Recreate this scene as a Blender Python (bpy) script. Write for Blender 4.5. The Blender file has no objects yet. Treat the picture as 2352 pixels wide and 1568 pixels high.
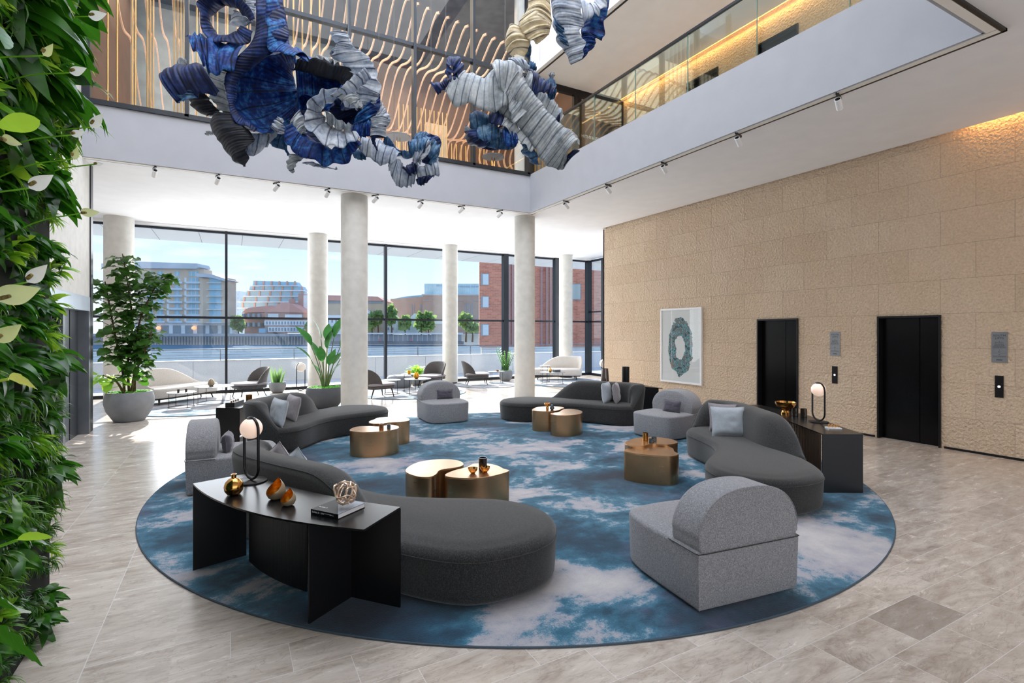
import bpy, bmesh, math, random
from mathutils import Vector, Matrix, noise
random.seed(7)
PI = math.pi
C = bpy.context.scene.collection
# exposure and the strength of the daylight, lamps and added fills
E_EXPO, E_SKY, E_SUN, E_TOPFILL, E_REARFILL, E_WIND, E_BARL, E_COVE = 0.0, 2.0, 12.0, 1080, 170, 800, 520, 4
# ---------------------------------------------------------------- camera
EYE = 1.9; FPX = 1190.0; PCX = 1176.0; PCY = 761.0; TH = math.radians(28.5)
ST, CT = math.sin(TH), math.cos(TH)
cam_d = bpy.data.cameras.new('camera'); cam = bpy.data.objects.new('camera', cam_d); C.objects.link(cam)
cam.location = (0, 0, EYE); cam.rotation_euler = (PI/2, 0, -TH)
cam_d.sensor_width = 36; cam_d.lens = 36*FPX/2352; cam_d.shift_y = (PCY-784)/2352
cam_d.clip_start = 0.05; cam_d.clip_end = 2000
bpy.context.scene.camera = cam
vs = bpy.context.scene.view_settings
vs.view_transform = 'Standard'; vs.look = 'None'; vs.gamma = 1; vs.exposure = E_EXPO; vs.use_curve_mapping = False
# ---------------------------------------------------------------- sky
world = bpy.data.worlds.new('sky'); bpy.context.scene.world = world; world.use_nodes = True
wn = world.node_tree.nodes; wl = world.node_tree.links; wn.clear()
w_out = wn.new('ShaderNodeOutputWorld'); w_bg = wn.new('ShaderNodeBackground'); w_tc = wn.new('ShaderNodeTexCoord')
w_sep = wn.new('ShaderNodeSeparateXYZ'); w_rp = wn.new('ShaderNodeValToRGB'); w_ns = wn.new('ShaderNodeTexNoise')
w_mp = wn.new('ShaderNodeMapping'); w_mp.inputs['Scale'].default_value = (3, 3, 14); w_cr = wn.new('ShaderNodeValToRGB'); w_mx = wn.new('ShaderNodeMixRGB')
wl.new(w_tc.outputs['Generated'], w_sep.inputs[0]); wl.new(w_sep.outputs['Z'], w_rp.inputs[0])
e = w_rp.color_ramp.elements
e[0].position = 0.0; e[0].color = (0.56, 0.62, 0.68, 1); e[1].position = 0.6; e[1].color = (0.20, 0.36, 0.66, 1)
k = w_rp.color_ramp.elements.new(0.07); k.color = (0.52, 0.60, 0.68, 1)
k = w_rp.color_ramp.elements.new(0.19); k.color = (0.35, 0.49, 0.67, 1)
wl.new(w_tc.outputs['Generated'], w_mp.inputs[0]); wl.new(w_mp.outputs[0], w_ns.inputs['Vector'])
w_ns.inputs['Scale'].default_value = 2.2; w_ns.inputs['Detail'].default_value = 6
wl.new(w_ns.outputs['Fac'], w_cr.inputs[0]); w_cr.color_ramp.elements[0].position = 0.6; w_cr.color_ramp.elements[1].position = 0.78
w_cr.color_ramp.elements[1].color = (0.7, 0.7, 0.7, 1)
wl.new(w_cr.outputs[0], w_mx.inputs[0]); wl.new(w_rp.outputs[0], w_mx.inputs[1]); w_mx.inputs[2].default_value = (.66, .67, .68, 1)
wl.new(w_mx.outputs[0], w_bg.inputs[0]); w_bg.inputs[1].default_value = E_SKY; wl.new(w_bg.outputs[0], w_out.inputs[0])
# ---------------------------------------------------------------- sun, daylight and added fill lamps
def lamp(name, typ, loc, energy, color, rot=(0, 0, 0), **kw):
    d = bpy.data.lights.new(name, typ); d.energy = energy; d.color = color
    for a, b in kw.items(): setattr(d, a, b)
    o = bpy.data.objects.new(name, d); C.objects.link(o); o.location = loc; o.rotation_euler = rot
    return o
sd = Vector((0.03, 1.0, math.tan(math.radians(25.5)))).normalized()
sun = lamp('sun', 'SUN', (0, 40, 30), E_SUN, (1.0, 0.93, 0.84), sd.to_track_quat('Z', 'Y').to_euler(), angle=0.012)
lamp('void_top_fill', 'AREA', (2.3, 7.0, 13.3), E_TOPFILL, (0.98, 0.985, 1.0), (0, 0, 0), shape='RECTANGLE', size=8.6, size_y=8.8)  # added fill above the void, standing in for an unseen roof light
lamp('rear_fill', 'AREA', (3.5, -5.6, 2.6), E_REARFILL, (1.0, 0.95, 0.89), (PI/2, 0, 0), shape='RECTANGLE', size=13, size_y=4.6)  # added fill behind the camera, no glazed entrance is known there
lamp('window_daylight', 'AREA', (5.5, 18.2, 2.7), E_WIND, (0.95, 0.975, 1.0), (-PI/2, 0, 0), shape='RECTANGLE', size=15, size_y=4.6)
lamp('bar_ceiling_lights', 'AREA', (3.5, 15.2, 10.9), E_BARL, (1.0, 0.82, 0.62), (0, 0, 0), shape='RECTANGLE', size=11, size_y=5)
# ---------------------------------------------------------------- helpers
def ray(px, py):
    r = (px-PCX)/FPX; return (ST+r*CT, CT-r*ST, -(py-PCY)/FPX)
def at(px, py, z=0.0):                     # where the sight line through a pixel meets the level z
    v = ray(px, py); d = (z-EYE)/v[2]; return (d*v[0], d*v[1])
def deep(px, py, d):                       # a point at forward distance d
    v = ray(px, py); return Vector((d*v[0], d*v[1], EYE+d*v[2]))
def lin(c): return tuple(((x/255)/12.92 if x/255 <= 0.04045 else ((x/255+0.055)/1.055)**2.4) for x in c)
def tag(o, label=None, cat=None, group=None, kind=None):
    if label: o['label'] = label
    if cat: o['category'] = cat
    if group: o['group'] = group
    if kind: o['kind'] = kind
    return o
def thing(name, loc, label, cat, rz=0.0, group=None):
    o = bpy.data.objects.new(name, None); C.objects.link(o); o.empty_display_size = 0.1
    o.location = tuple(loc) if len(loc) == 3 else (loc[0], loc[1], 0); o.rotation_euler = (0, 0, rz)
    return tag(o, label, cat, group)
def dup(o, loc=None, rz=None, label=None, group=None, parent=None):
    c = o.copy(); C.objects.link(c)
    if parent is not None: c.parent = parent
    if loc is not None: c.location = tuple(loc) if len(loc) == 3 else (loc[0], loc[1], o.location[2])
    if rz is not None: c.rotation_euler = (0, 0, rz)
    if label: c['label'] = label
    if group: c['group'] = group
    for ch in list(o.children): dup(ch, parent=c)
    return c
def setp(o, parent):
    o.parent = parent; return o
def smoothpoly(pts, n):
    """closed Catmull-Rom, resampled evenly to n points"""
    m = len(pts); out = []
    for i in range(m):
        p0, p1, p2, p3 = (Vector(pts[(i+j-1) % m]) for j in range(4))
        for t in range(12):
            t /= 12.0
            out.append(0.5*((2*p1)+(-p0+p2)*t+(2*p0-5*p1+4*p2-p3)*t*t+(-p0+3*p1-3*p2+p3)*t**3))
    L = [0]
    for i in range(len(out)): L.append(L[-1]+(out[(i+1) % len(out)]-out[i]).length)
    res = []; j = 0
    for k in range(n):
        s = L[-1]*k/n
        while L[j+1] < s: j += 1
        f = (s-L[j])/max(1e-9, L[j+1]-L[j]); res.append(out[j].lerp(out[(j+1) % len(out)], f))
    return res
def smoothline(pts, n):
    m = len(pts); out = []
    for k in range(n):
        x = (m-1)*k/(n-1); i = min(int(x), m-2); t = x-i
        p1, p2 = Vector(pts[i]), Vector(pts[i+1])
        p0 = Vector(pts[i-1]) if i > 0 else p1*2-p2
        p3 = Vector(pts[i+2]) if i+2 < m else p2*2-p1
        out.append(0.5*((2*p1)+(-p0+p2)*t+(2*p0-5*p1+4*p2-p3)*t*t+(-p0+3*p1-3*p2+p3)*t**3))
    return out
def area2(p): return sum(p[i][0]*p[(i+1) % len(p)][1]-p[(i+1) % len(p)][0]*p[i][1] for i in range(len(p)))
def inset(poly, d):
    n = len(poly); out = []
    for i in range(n):
        a, b = Vector(poly[i-1][:2]), Vector(poly[(i+1) % n][:2])
        t = (b-a); t.normalize(); nn = Vector((-t.y, t.x)); out.append(Vector(poly[i][:2])+nn*d)
    return out
class MB:
    def __init__(s): s.v = []; s.f = []; s.uv = None
    def add(s, vs_, fs, M=None):
        b = len(s.v)
        for v in vs_: s.v.append(tuple(M @ Vector(v)) if M else tuple(v))
        s.f += [tuple(i+b for i in f) for f in fs]; return s
    def box(s, x0, x1, y0, y1, z0, z1, M=None):
        return s.add([(x0, y0, z0), (x1, y0, z0), (x1, y1, z0), (x0, y1, z0), (x0, y0, z1), (x1, y0, z1), (x1, y1, z1), (x0, y1, z1)],
                     [(0, 3, 2, 1), (4, 5, 6, 7), (0, 1, 5, 4), (1, 2, 6, 5), (2, 3, 7, 6), (3, 0, 4, 7)], M)
    def bar(s, p, q, w, h=None):
        """box beam from p to q"""
        p, q = Vector(p), Vector(q); h = h or w; d = (q-p); L = d.length
        M = Matrix.Translation(p) @ d.to_track_quat('Y', 'Z').to_matrix().to_4x4()
        return s.box(-w/2, w/2, 0, L, -h/2, h/2, M)
    def rings(s, R, closed=True, cap0=True, cap1=True, M=None):
        n = len(R[0]); vs_ = [p for r in R for p in r]; fs = []
        for i in range(len(R)-1):
            for j in range(n if closed else n-1):
                k = (j+1) % n; fs.append((i*n+j, i*n+k, (i+1)*n+k, (i+1)*n+j))
        if cap0: fs.append(tuple(range(n-1, -1, -1)))
        if cap1: fs.append(tuple((len(R)-1)*n+j for j in range(n)))
        return s.add(vs_, fs, M)
    def lathe(s, prof, n=28, M=None, cap0=True, cap1=True):
        R = [[(r*math.cos(2*PI*j/n), r*math.sin(2*PI*j/n), z) for j in range(n)] for r, z in prof]
        return s.rings(R, True, cap0, cap1, M)
    def cyl(s, x, y, r, z0, z1, n=20, r2=None):
        return s.lathe([(r, z0), (r if r2 is None else r2, z1)], n, Matrix.Translation((x, y, 0)))
    def tube(s, pts, r, n=8, closed=False):
        P = [Vector(p) for p in pts]; m = len(P); R = []; up = None
        for i in range(m):
            a = P[i-1] if (i > 0 or closed) else P[i]; b = P[(i+1) % m] if (i < m-1 or closed) else P[i]
            t = (b-a).normalized()
            if up is None:
                up = Vector((0, 0, 1)) if abs(t.z) < 0.9 else Vector((1, 0, 0))
            u = (up-t*up.dot(t)).normalized(); w = t.cross(u); up = u
            rr = r[i] if isinstance(r, (list, tuple)) else r
            R.append([P[i]+u*(rr*math.cos(2*PI*j/n))+w*(rr*math.sin(2*PI*j/n)) for j in range(n)])
        if closed:
            R.append(R[0]); return s.rings(R, True, False, False)
        return s.rings(R)
    def soft(s, poly, z0, z1, rt=0.03, rb=0.01, crown=0.0, taper=0.0, M=None, seg=5):
        """solid with a rounded rim, outline poly seen from above"""
        P = [Vector(p[:2]) for p in poly]
        if area2(P) < 0: P = P[::-1]
        R = []
        for k in range(seg+1):
            a = PI/2*k/seg; R.append([(p.x, p.y, z0+rb*(1-math.sin(a))) for p in inset(P, taper+rb*(1-math.cos(PI/2-a)))] if rb > 0 else [(p.x, p.y, z0) for p in inset(P, taper)])
            if rb <= 0: break
        R = R[::-1] if False else R
        if rb > 0:
            R = []
            for k in range(seg+1):
                a = PI/2*k/seg; R.append([(p.x, p.y, z0+rb*(1-math.cos(a))) for p in inset(P, taper+rb*(1-math.sin(a)))])
        for k in range(seg+1):
            a = PI/2*k/seg; R.append([(p.x, p.y, z1-rt*(1-math.sin(a))) for p in inset(P, rt*(1-math.cos(a)))])
        if crown:
            R.append([(p.x, p.y, z1+crown*0.55) for p in inset(P, rt+crown*2.2)])
            R.append([(p.x, p.y, z1+crown) for p in inset(P, rt+crown*5.5)])
        return s.rings(R, M=M)
    def build(s, name, m, parent=None, smooth=True, angle=0.6, loc=None):
        me = bpy.data.meshes.new(name); me.from_pydata([tuple(v) for v in s.v], [], s.f); me.update()
        if smooth:
            bm = bmesh.new(); bm.from_mesh(me)
            for f in bm.faces: f.smooth = True
            for ed in bm.edges:
                if len(ed.link_faces) == 2 and ed.calc_face_angle(0) > angle: ed.smooth = False
            bm.to_mesh(me); bm.free()
        if m: me.materials.append(m)
        if s.uv:
            ul = me.uv_layers.new(name='UVMap')
            for lp in me.loops: ul.data[lp.index].uv = s.uv[lp.vertex_index]
        o = bpy.data.objects.new(name, me); C.objects.link(o)
        if parent: o.parent = parent
        if loc: o.location = loc
        return o
def recalc(o):
    bm = bmesh.new(); bm.from_mesh(o.data); bmesh.ops.recalc_face_normals(bm, faces=bm.faces); bm.to_mesh(o.data); bm.free(); return o
def struct(name, mb, m, smooth=False, label=None):
    o = mb.build(name, m, None, smooth); o['kind'] = 'structure'
    if label: o['label'] = label
    return o
def text(name, body, size, M, m, parent=None, ext=0.002, align='CENTER', spacing=1.0):
    cu = bpy.data.curves.new(name, 'FONT'); cu.body = body; cu.size = size; cu.extrude = ext; cu.align_x = align; cu.align_y = 'CENTER'; cu.space_character = spacing
    cu.resolution_u = 3
    t = bpy.data.objects.new(name, cu); C.objects.link(t); bpy.context.view_layer.update()
    me = bpy.data.meshes.new_from_object(t.evaluated_get(bpy.context.evaluated_depsgraph_get())); bpy.data.objects.remove(t)
    me.name = name; me.transform(M); me.materials.clear(); me.materials.append(m)
    o = bpy.data.objects.new(name, me); C.objects.link(o)
    if parent: o.parent = parent
    return o
# ---------------------------------------------------------------- materials
class NT:
    def __init__(s, name):
        s.m = bpy.data.materials.new(name); s.m.use_nodes = True; s.n = s.m.node_tree.nodes; s.l = s.m.node_tree.links
        s.b = s.n['Principled BSDF']; s.out = s.n['Material Output']
        s.tc = s.n.new('ShaderNodeTexCoord')
    def obj(s, scale=(1, 1, 1), rot=(0, 0, 0), loc=(0, 0, 0), src='Object'):
        mp = s.n.new('ShaderNodeMapping'); mp.inputs['Scale'].default_value = scale; mp.inputs['Rotation'].default_value = rot; mp.inputs['Location'].default_value = loc
        s.l.new(s.tc.outputs[src], mp.inputs[0]); return mp.outputs[0]
    def noise(s, vec, scale, detail=3, rough=0.5, dist=0.0):
        t = s.n.new('ShaderNodeTexNoise'); s.l.new(vec, t.inputs['Vector']); t.inputs['Scale'].default_value = scale
        t.inputs['Detail'].default_value = detail; t.inputs['Roughness'].default_value = rough; t.inputs['Distortion'].default_value = dist; return t.outputs['Fac']
    def vor(s, vec, scale, feat='F1'):
        t = s.n.new('ShaderNodeTexVoronoi'); s.l.new(vec, t.inputs['Vector']); t.inputs['Scale'].default_value = scale; t.feature = feat; return t.outputs['Distance']
    def wave(s, vec, scale, dist=0, dscale=1, det=2):
        t = s.n.new('ShaderNodeTexWave'); s.l.new(vec, t.inputs['Vector']); t.inputs['Scale'].default_value = scale; t.inputs['Distortion'].default_value = dist
        t.inputs['Detail Scale'].default_value = dscale; t.inputs['Detail'].default_value = det; return t.outputs['Fac']
    def ramp(s, fac, stops, interp='LINEAR'):
        r = s.n.new('ShaderNodeValToRGB'); s.l.new(fac, r.inputs[0]); r.color_ramp.interpolation = interp
        el = r.color_ramp.elements
        while len(el) < len(stops): el.new(0.5)
        for e_, (p, c) in zip(el, stops): e_.position = p; e_.color = (*lin(c), 1) if not isinstance(c, float) else (c, c, c, 1)
        return r.outputs[0]
    def mix(s, fac, a, b, mode='MIX'):
        x = s.n.new('ShaderNodeMixRGB'); x.blend_type = mode
        for i, v in ((0, fac), (1, a), (2, b)):
            if isinstance(v, (int, float)): x.inputs[i].default_value = v if i == 0 else (v, v, v, 1)
            elif isinstance(v, tuple): x.inputs[i].default_value = (*lin(v), 1)
            else: s.l.new(v, x.inputs[i])
        return x.outputs[0]
    def math(s, op, a, b=None):
        x = s.n.new('ShaderNodeMath'); x.operation = op
        for i, v in ((0, a), (1, b)):
            if v is None: continue
            if isinstance(v, (int, float)): x.inputs[i].default_value = v
            else: s.l.new(v, x.inputs[i])
        return x.outputs[0]
    def bump(s, h, strength=0.3, dist=0.01):
        b = s.n.new('ShaderNodeBump'); b.inputs['Strength'].default_value = strength; b.inputs['Distance'].default_value = dist
        s.l.new(h, b.inputs['Height']); s.l.new(b.outputs[0], s.b.inputs['Normal'])
    def col(s, c):
        if isinstance(c, tuple): s.b.inputs['Base Color'].default_value = (*lin(c), 1)
        else: s.l.new(c, s.b.inputs['Base Color'])
        return s
    def set(s, rough=None, metal=None, spec=None, coat=None, trans=None, sheen=None):
        for k_, v in (('Roughness', rough), ('Metallic', metal), ('Specular IOR Level', spec), ('Coat Weight', coat), ('Transmission Weight', trans), ('Sheen Weight', sheen)):
            if v is None: continue
            if isinstance(v, (int, float)): s.b.inputs[k_].default_value = v
            else: s.l.new(v, s.b.inputs[k_])
        return s
def plain(name, c, rough=0.5, metal=0.0, var=0.0, vscale=3.0, bump=0.0, bscale=60, spec=None, coat=None):
    t = NT(name); v = t.obj()
    f = t.noise(v, vscale, 4)
    d = tuple(max(0, x*(1-var)) for x in c); u = tuple(min(255, x*(1+var)) for x in c)
    t.col(t.ramp(f, [(0.3, d), (0.7, u)])); t.set(rough, metal, spec, coat)
    if bump: t.bump(t.noise(v, bscale, 3), bump, 0.005)
    return t.m
def fabric(name, dark, mid, lite, scale=260, stretch=(1, 1, 1), bump=0.5, sheen=0.3):
    t = NT(name); v = t.obj(stretch)
    f = t.noise(v, scale, 2, 0.7); g = t.noise(v, scale*0.3, 3, 0.7)
    t.col(t.ramp(t.mix(0.35, f, g), [(0.36, dark), (0.5, mid), (0.64, lite)])); t.set(0.9, 0, 0.2, sheen=sheen)
    t.bump(f, bump, 0.004); return t.m
def glass_pane(name, tint=(0.95, 0.965, 0.965), refl=0.08):
    m = bpy.data.materials.new(name); m.use_nodes = True; n = m.node_tree.nodes; l = m.node_tree.links; n.clear()
    o = n.new('ShaderNodeOutputMaterial'); mx = n.new('ShaderNodeMixShader'); tr = n.new('ShaderNodeBsdfTransparent'); gl = n.new('ShaderNodeBsdfGlossy')
    lw = n.new('ShaderNodeLayerWeight'); lw.inputs['Blend'].default_value = 0.25; ml = n.new('ShaderNodeMath'); ml.operation = 'MULTIPLY_ADD'
    ml.inputs[1].default_value = 0.22; ml.inputs[2].default_value = refl*0.2
    tr.inputs[0].default_value = (*tint, 1); gl.inputs['Roughness'].default_value = 0.0
    l.new(lw.outputs['Fresnel'], ml.inputs[0]); l.new(ml.outputs[0], mx.inputs[0]); l.new(tr.outputs[0], mx.inputs[1]); l.new(gl.outputs[0], mx.inputs[2]); l.new(mx.outputs[0], o.inputs[0])
    return m
def glow(name, c, strength):
    t = NT(name); t.col(c); t.set(0.4); t.b.inputs['Emission Color'].default_value = (*lin(c), 1); t.b.inputs['Emission Strength'].default_value = strength; return t.m
M = {}
M['plaster'] = plain('white_plaster', (236, 236, 238), 0.75, var=0.01, bump=0.04)
M['fascia'] = plain('pale_grey_fascia', (168, 170, 176), 0.7, var=0.012)
M['warmwhite'] = plain('warm_white_ceiling', (232, 228, 221), 0.8, var=0.01)
M['column'] = plain('cast_plaster', (206, 204, 198), 0.65, var=0.03, vscale=6, bump=0.1, bscale=30)
M['black_metal'] = plain('black_powder_coat', (22, 22, 25), 0.38, 0.3, var=0.1)
M['frame'] = plain('dark_grey_anodised', (46, 50, 56), 0.35, 0.6, var=0.05)
M['lift'] = plain('black_lift_metal', (13, 13, 15), 0.22, 0.5, var=0.1)
M['console'] = plain('satin_black_metal', (20, 20, 23), 0.24, 0.3, var=0.1)
M['steel'] = plain('brushed_steel', (128, 133, 140), 0.3, 0.8, var=0.06)
M['silver'] = plain('satin_aluminium', (150, 152, 156), 0.4, 0.7, var=0.03)
M['glass'] = glass_pane('clear_glass')
M['balglass'] = glass_pane('balustrade_glass', (0.86, 0.93, 0.9), 0.1)
M['glassedge'] = plain('green_glass_edge', (96, 130, 122), 0.2, 0.0, var=0.05)
M['gold'] = plain('polished_brass', (214, 160, 88), 0.13, 1.0, var=0.05)
M['goldleaf'] = plain('gold_leaf', (226, 150, 44), 0.4, 0.9, var=0.2, vscale=40)
M['champagne'] = plain('champagne_lacquer', (166, 148, 122), 0.35, 0.3, var=0.04)
M['white'] = plain('white_paint', (238, 238, 240), 0.5, var=0.01)
M['darkglass'] = plain('smoked_glass', (52, 42, 34), 0.06, 0.2, var=0.1, coat=0.5)
M['greyglass'] = plain('grey_glass', (70, 84, 92), 0.06, 0.2, var=0.1, coat=0.5)
M['pot'] = plain('grey_cast_stone_pot', (128, 131, 136), 0.7, var=0.05, vscale=5, bump=0.08)
M['pot_dark'] = plain('dark_grey_pot', (84, 87, 93), 0.7, var=0.05, vscale=5, bump=0.08)
M['soil'] = plain('moss', (70, 140, 30), 0.95, var=0.5, vscale=30, bump=0.8, bscale=40)
M['bark'] = plain('brown_bark', (92, 70, 48), 0.85, var=0.25, vscale=20, bump=0.4, bscale=50)
M['marble'] = plain('white_marble', (222, 222, 224), 0.2, var=0.06, vscale=14)
M['globe'] = glow('opal_globe', (255, 222, 203), 0.5)
M['globe_off'] = plain('opal_glass', (236, 228, 222), 0.25, var=0.02)
M['sofa'] = fabric('charcoal_tweed', (20, 20, 20), (42, 42, 42), (80, 80, 79), 300, (1, 1, 1.0))
M['boucle'] = fabric('grey_boucle', (92, 92, 96), (138, 138, 142), (186, 186, 190), 300, (1, 1, 1), 0.7)
M['cream'] = fabric('oatmeal_weave', (176, 168, 160), (204, 197, 190), (224, 219, 213), 200)
M['chair'] = fabric('graphite_weave', (56, 53, 52), (82, 78, 77), (104, 100, 99), 220)
M['ottoman'] = fabric('grey_weave', (92, 97, 104), (122, 127, 134), (146, 150, 156), 220)
M['cush_silver'] = fabric('silver_velvet', (160, 168, 176), (166, 174, 182), (174, 181, 189), 60, bump=0.1, sheen=0.6)
M['cush_taupe'] = fabric('taupe_velvet', (134, 128, 132), (140, 134, 138), (148, 142, 146), 60, bump=0.1, sheen=0.6)
M['cush_plum'] = fabric('plum_grey_velvet', (72, 69, 80), (78, 75, 86), (84, 81, 92), 60, bump=0.1, sheen=0.5)
t = NT('brushed_bronze'); v = t.obj((1, 1, 12)); f = t.noise(v, 6, 4, 0.6); g = t.noise(t.obj(), 2.5, 3)
t.col(t.ramp(g, [(0.3, (186, 146, 106)), (0.7, (198, 158, 118))])); t.set(t.ramp(f, [(0.3, 0.27), (0.7, 0.33)]), 0.95); M['bronze'] = t.m
t = NT('ribbed_black_timber'); t.col((20, 20, 22)); t.set(0.45, 0.1); M['ribbed'] = t.m
# hammered sandstone blocks, 0.918 x 0.555 running bond
t = NT('hammered_sandstone'); sp = t.n.new('ShaderNodeSeparateXYZ'); t.l.new(t.tc.outputs['Object'], sp.inputs[0]); cb = t.n.new('ShaderNodeCombineXYZ')
t.l.new(t.math('ADD', sp.outputs['Y'], 20*0.918-3.645), cb.inputs[0]); t.l.new(t.math('ADD', sp.outputs['Z'], 10*0.555-2.19+0.0), cb.inputs[1])
br = t.n.new('ShaderNodeTexBrick'); t.l.new(cb.outputs[0], br.inputs['Vector']); br.offset = 0.5; br.inputs['Scale'].default_value = 1.0
br.inputs['Brick Width'].default_value = 0.918; br.inputs['Row Height'].default_value = 0.555; br.inputs['Mortar Size'].default_value = 0.0035; br.inputs['Mortar Smooth'].default_value = 0.1
br.inputs['Color1'].default_value = (*lin((208, 184, 158)), 1); br.inputs['Color2'].default_value = (*lin((222, 200, 174)), 1); br.inputs['Mortar'].default_value = (*lin((104, 84, 66)), 1); br.inputs['Bias'].default_value = 0.1
v = t.obj(); n1 = t.noise(v, 34, 3, 0.6); n2 = t.noise(v, 0.9, 3)
c1 = t.mix(0.35, br.outputs['Color'], t.ramp(n1, [(0.35, (176, 150, 126)), (0.65, (240, 220, 196))]), 'MIX')
t.col(t.mix(0.35, c1, t.ramp(n2, [(0.3, (212, 184, 154)), (0.7, (224, 202, 178))]), 'MIX')); t.set(0.85, 0, 0.2)
t.bump(t.math('MULTIPLY', t.noise(v, 24, 2, 0.5), t.math('SUBTRACT', 1.0, br.outputs['Fac'])), 1.0, 0.045); M['stone'] = t.m
# marble floor: short courses along X on the right, larger slabs along Y on the left
t = NT('grey_marble_tiles')
def bricks(vec, w, h, ms, c1, c2, off=0.5):
    b = t.n.new('ShaderNodeTexBrick'); t.l.new(vec, b.inputs['Vector']); b.offset = off; b.inputs['Scale'].default_value = 1.0
    b.inputs['Brick Width'].default_value = w; b.inputs['Row Height'].default_value = h; b.inputs['Mortar Size'].default_value = ms; b.inputs['Mortar Smooth'].default_value = 0.0
    b.inputs['Color1'].default_value = (c1, c1, c1, 1); b.inputs['Color2'].default_value = (c2, c2, c2, 1); b.inputs['Mortar'].default_value = (0.9, 0.9, 0.9, 1); return b
v = t.obj(); va = t.obj(loc=(30.07, 30.0-1.74+0.31*6, 0)); vb = t.obj(rot=(0, 0, PI/2), loc=(40.3, 0.33+26, 0))
ba = bricks(va, 0.62, 0.305, 0.0018, 0.0, 1.0); bb = bricks(vb, 0.95, 0.64, 0.0025, 0.2, 0.8)
sp = t.n.new('ShaderNodeSeparateXYZ'); t.l.new(v, sp.inputs[0]); side = t.math('GREATER_THAN', sp.outputs['X'], -0.3)
tone = t.mix(side, bb.outputs['Color'], ba.outputs['Color']); mort = t.mix(side, bb.outputs['Fac'], ba.outputs['Fac'])
# stretch the veining along the slabs and shift it per slab
vv = t.n.new('ShaderNodeVectorMath'); vv.operation = 'MULTIPLY_ADD'; t.l.new(tone, vv.inputs[0]); vv.inputs[1].default_value = (7, 5, 3); t.l.new(t.obj((0.7, 2.4, 1), (0, 0, 0.35)), vv.inputs[2])
n1 = t.noise(vv.outputs[0], 1.6, 8, 0.66, 1.4); n2 = t.noise(vv.outputs[0], 6, 6, 0.7, 0.6); n3 = t.noise(v, 22, 4, 0.7)
base = t.ramp(t.mix(0.4, n1, n2), [(0.3, (146, 131, 117)), (0.47, (190, 178, 166)), (0.6, (210, 200, 189)), (0.74, (226, 218, 209))])
base = t.mix(t.ramp(tone, [(0.0, 0.14), (0.25, 0.0), (0.75, 0.05), (0.93, 0.12), (1.0, 0.5)]), base, (112, 102, 94))
veins = t.ramp(t.noise(vv.outputs[0], 2.6, 9, 0.6, 2.2), [(0.485, 0.0), (0.5, 0.35), (0.515, 0.0)])
base = t.mix(veins, base, (112, 98, 86)); base = t.mix(t.ramp(n3, [(0.6, 0.0), (0.78, 0.25)]), base, (120, 110, 104))
t.col(t.mix(mort, base, (214, 210, 205))); t.set(t.ramp(n2, [(0.3, 0.16), (0.7, 0.3)]), 0, 0.5); t.bump(n2, 0.03, 0.004); M['floor'] = t.m
# ================================================================ THE ROOM
CEIL = 5.07; VX0, VX1, VY0, VY1 = -2.35, 7.0, 2.43, 11.88; FL1 = 6.05; CEIL1 = 8.68; WX = 10.2; WEND = 12.83; WY = 18.4; RX = 13.85
struct('floor', MB().box(-8, 16, -7, WY+0.1, -0.3, 0), M['floor'])
# lower ceiling / upper floor slab around the void
b = MB()
b.box(-8, 10.05, -7, VY0-0.0, CEIL, FL1); b.box(VX1, 10.05, VY0, VY1, CEIL, FL1); b.box(-8, 10.05, VY1, WY, CEIL, FL1); b.box(10.05, RX+0.1, WEND-0.15, WY, CEIL, FL1)
b.box(10.05, 10.6, -7, WEND-0.15, 5.42, FL1)
struct('ceiling', b, M['plaster'])
# fascia panels around the void
b = MB(); b.box(VX1-0.02, VX1+0.015, VY0, VY1, CEIL-0.02, 6.06); struct('trim_1', b, M['fascia'], label='pale grey fascia under the glass balustrade')
b = MB(); b.box(VX0, VX1-0.02, VY1-0.02, VY1+0.015, CEIL-0.02, 6.06); struct('trim_2', b, M['fascia'], label='pale grey fascia under the upper glazed wall')
b = MB(); b.box(VX0, VX1, VY0-0.015, VY0+0.02, CEIL-0.02, 6.06); struct('trim_3', b, M['fascia'])
# narrow soffit strip and black track slot
b = MB(); b.box(VX0, VX1+0.0, VY1+0.016, VY1+0.1, CEIL-0.03, CEIL); b.box(VX1+0.016, VX1+0.1, VY0-0.1, VY1+0.1, CEIL-0.03, CEIL); b.box(VX0, VX1, VY0-0.1, VY0-0.016, CEIL-0.03, CEIL)
struct('trim_4', b, M['warmwhite'])
b = MB(); b.box(VX0, VX1+0.14, VY1+0.105, VY1+0.14, CEIL-0.025, CEIL); b.box(VX1+0.105, VX1+0.14, VY0-0.14, VY1+0.14, CEIL-0.03, CEIL+0.0); b.box(VX0, VX1+0.14, VY0-0.14, VY0-0.105, CEIL-0.03, CEIL)
struct('trim_5', b, M['black_metal'], label='black lighting track slot round the void')
# right stone wall, both storeys, with lift door openings
LIFTS = [(6.513, 7.449, 0.0, 2.17), (4.091, 5.037, 0.0, 2.17), (8.49, 9.46, FL1, 8.2), (6.51, 7.45, FL1, 8.2)]
b = MB(); ys = sorted({-7, WEND, *[y for l_ in LIFTS for y in l_[:2]]}); TH_ = 0.25
for i in range(len(ys)-1):
    y0, y1 = ys[i], ys[i+1]; segs = [(0, 5.6), (5.6, 8.9)]
    for z0, z1 in segs:
        cut = [l_ for l_ in LIFTS if l_[0] <= y0+1e-6 and l_[1] >= y1-1e-6 and (l_[2] < 5.6) == (z0 == 0)]
        if cut: b.box(WX, WX+TH_, y0, y1, cut[0][3], z1); b.box(WX, WX+TH_, y0, y1, z0, cut[0][2]) if cut[0][2] > z0 else None
        else: b.box(WX, WX+TH_, y0, y1, z0, z1)
struct('wall_right', b, M['stone'])
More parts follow.
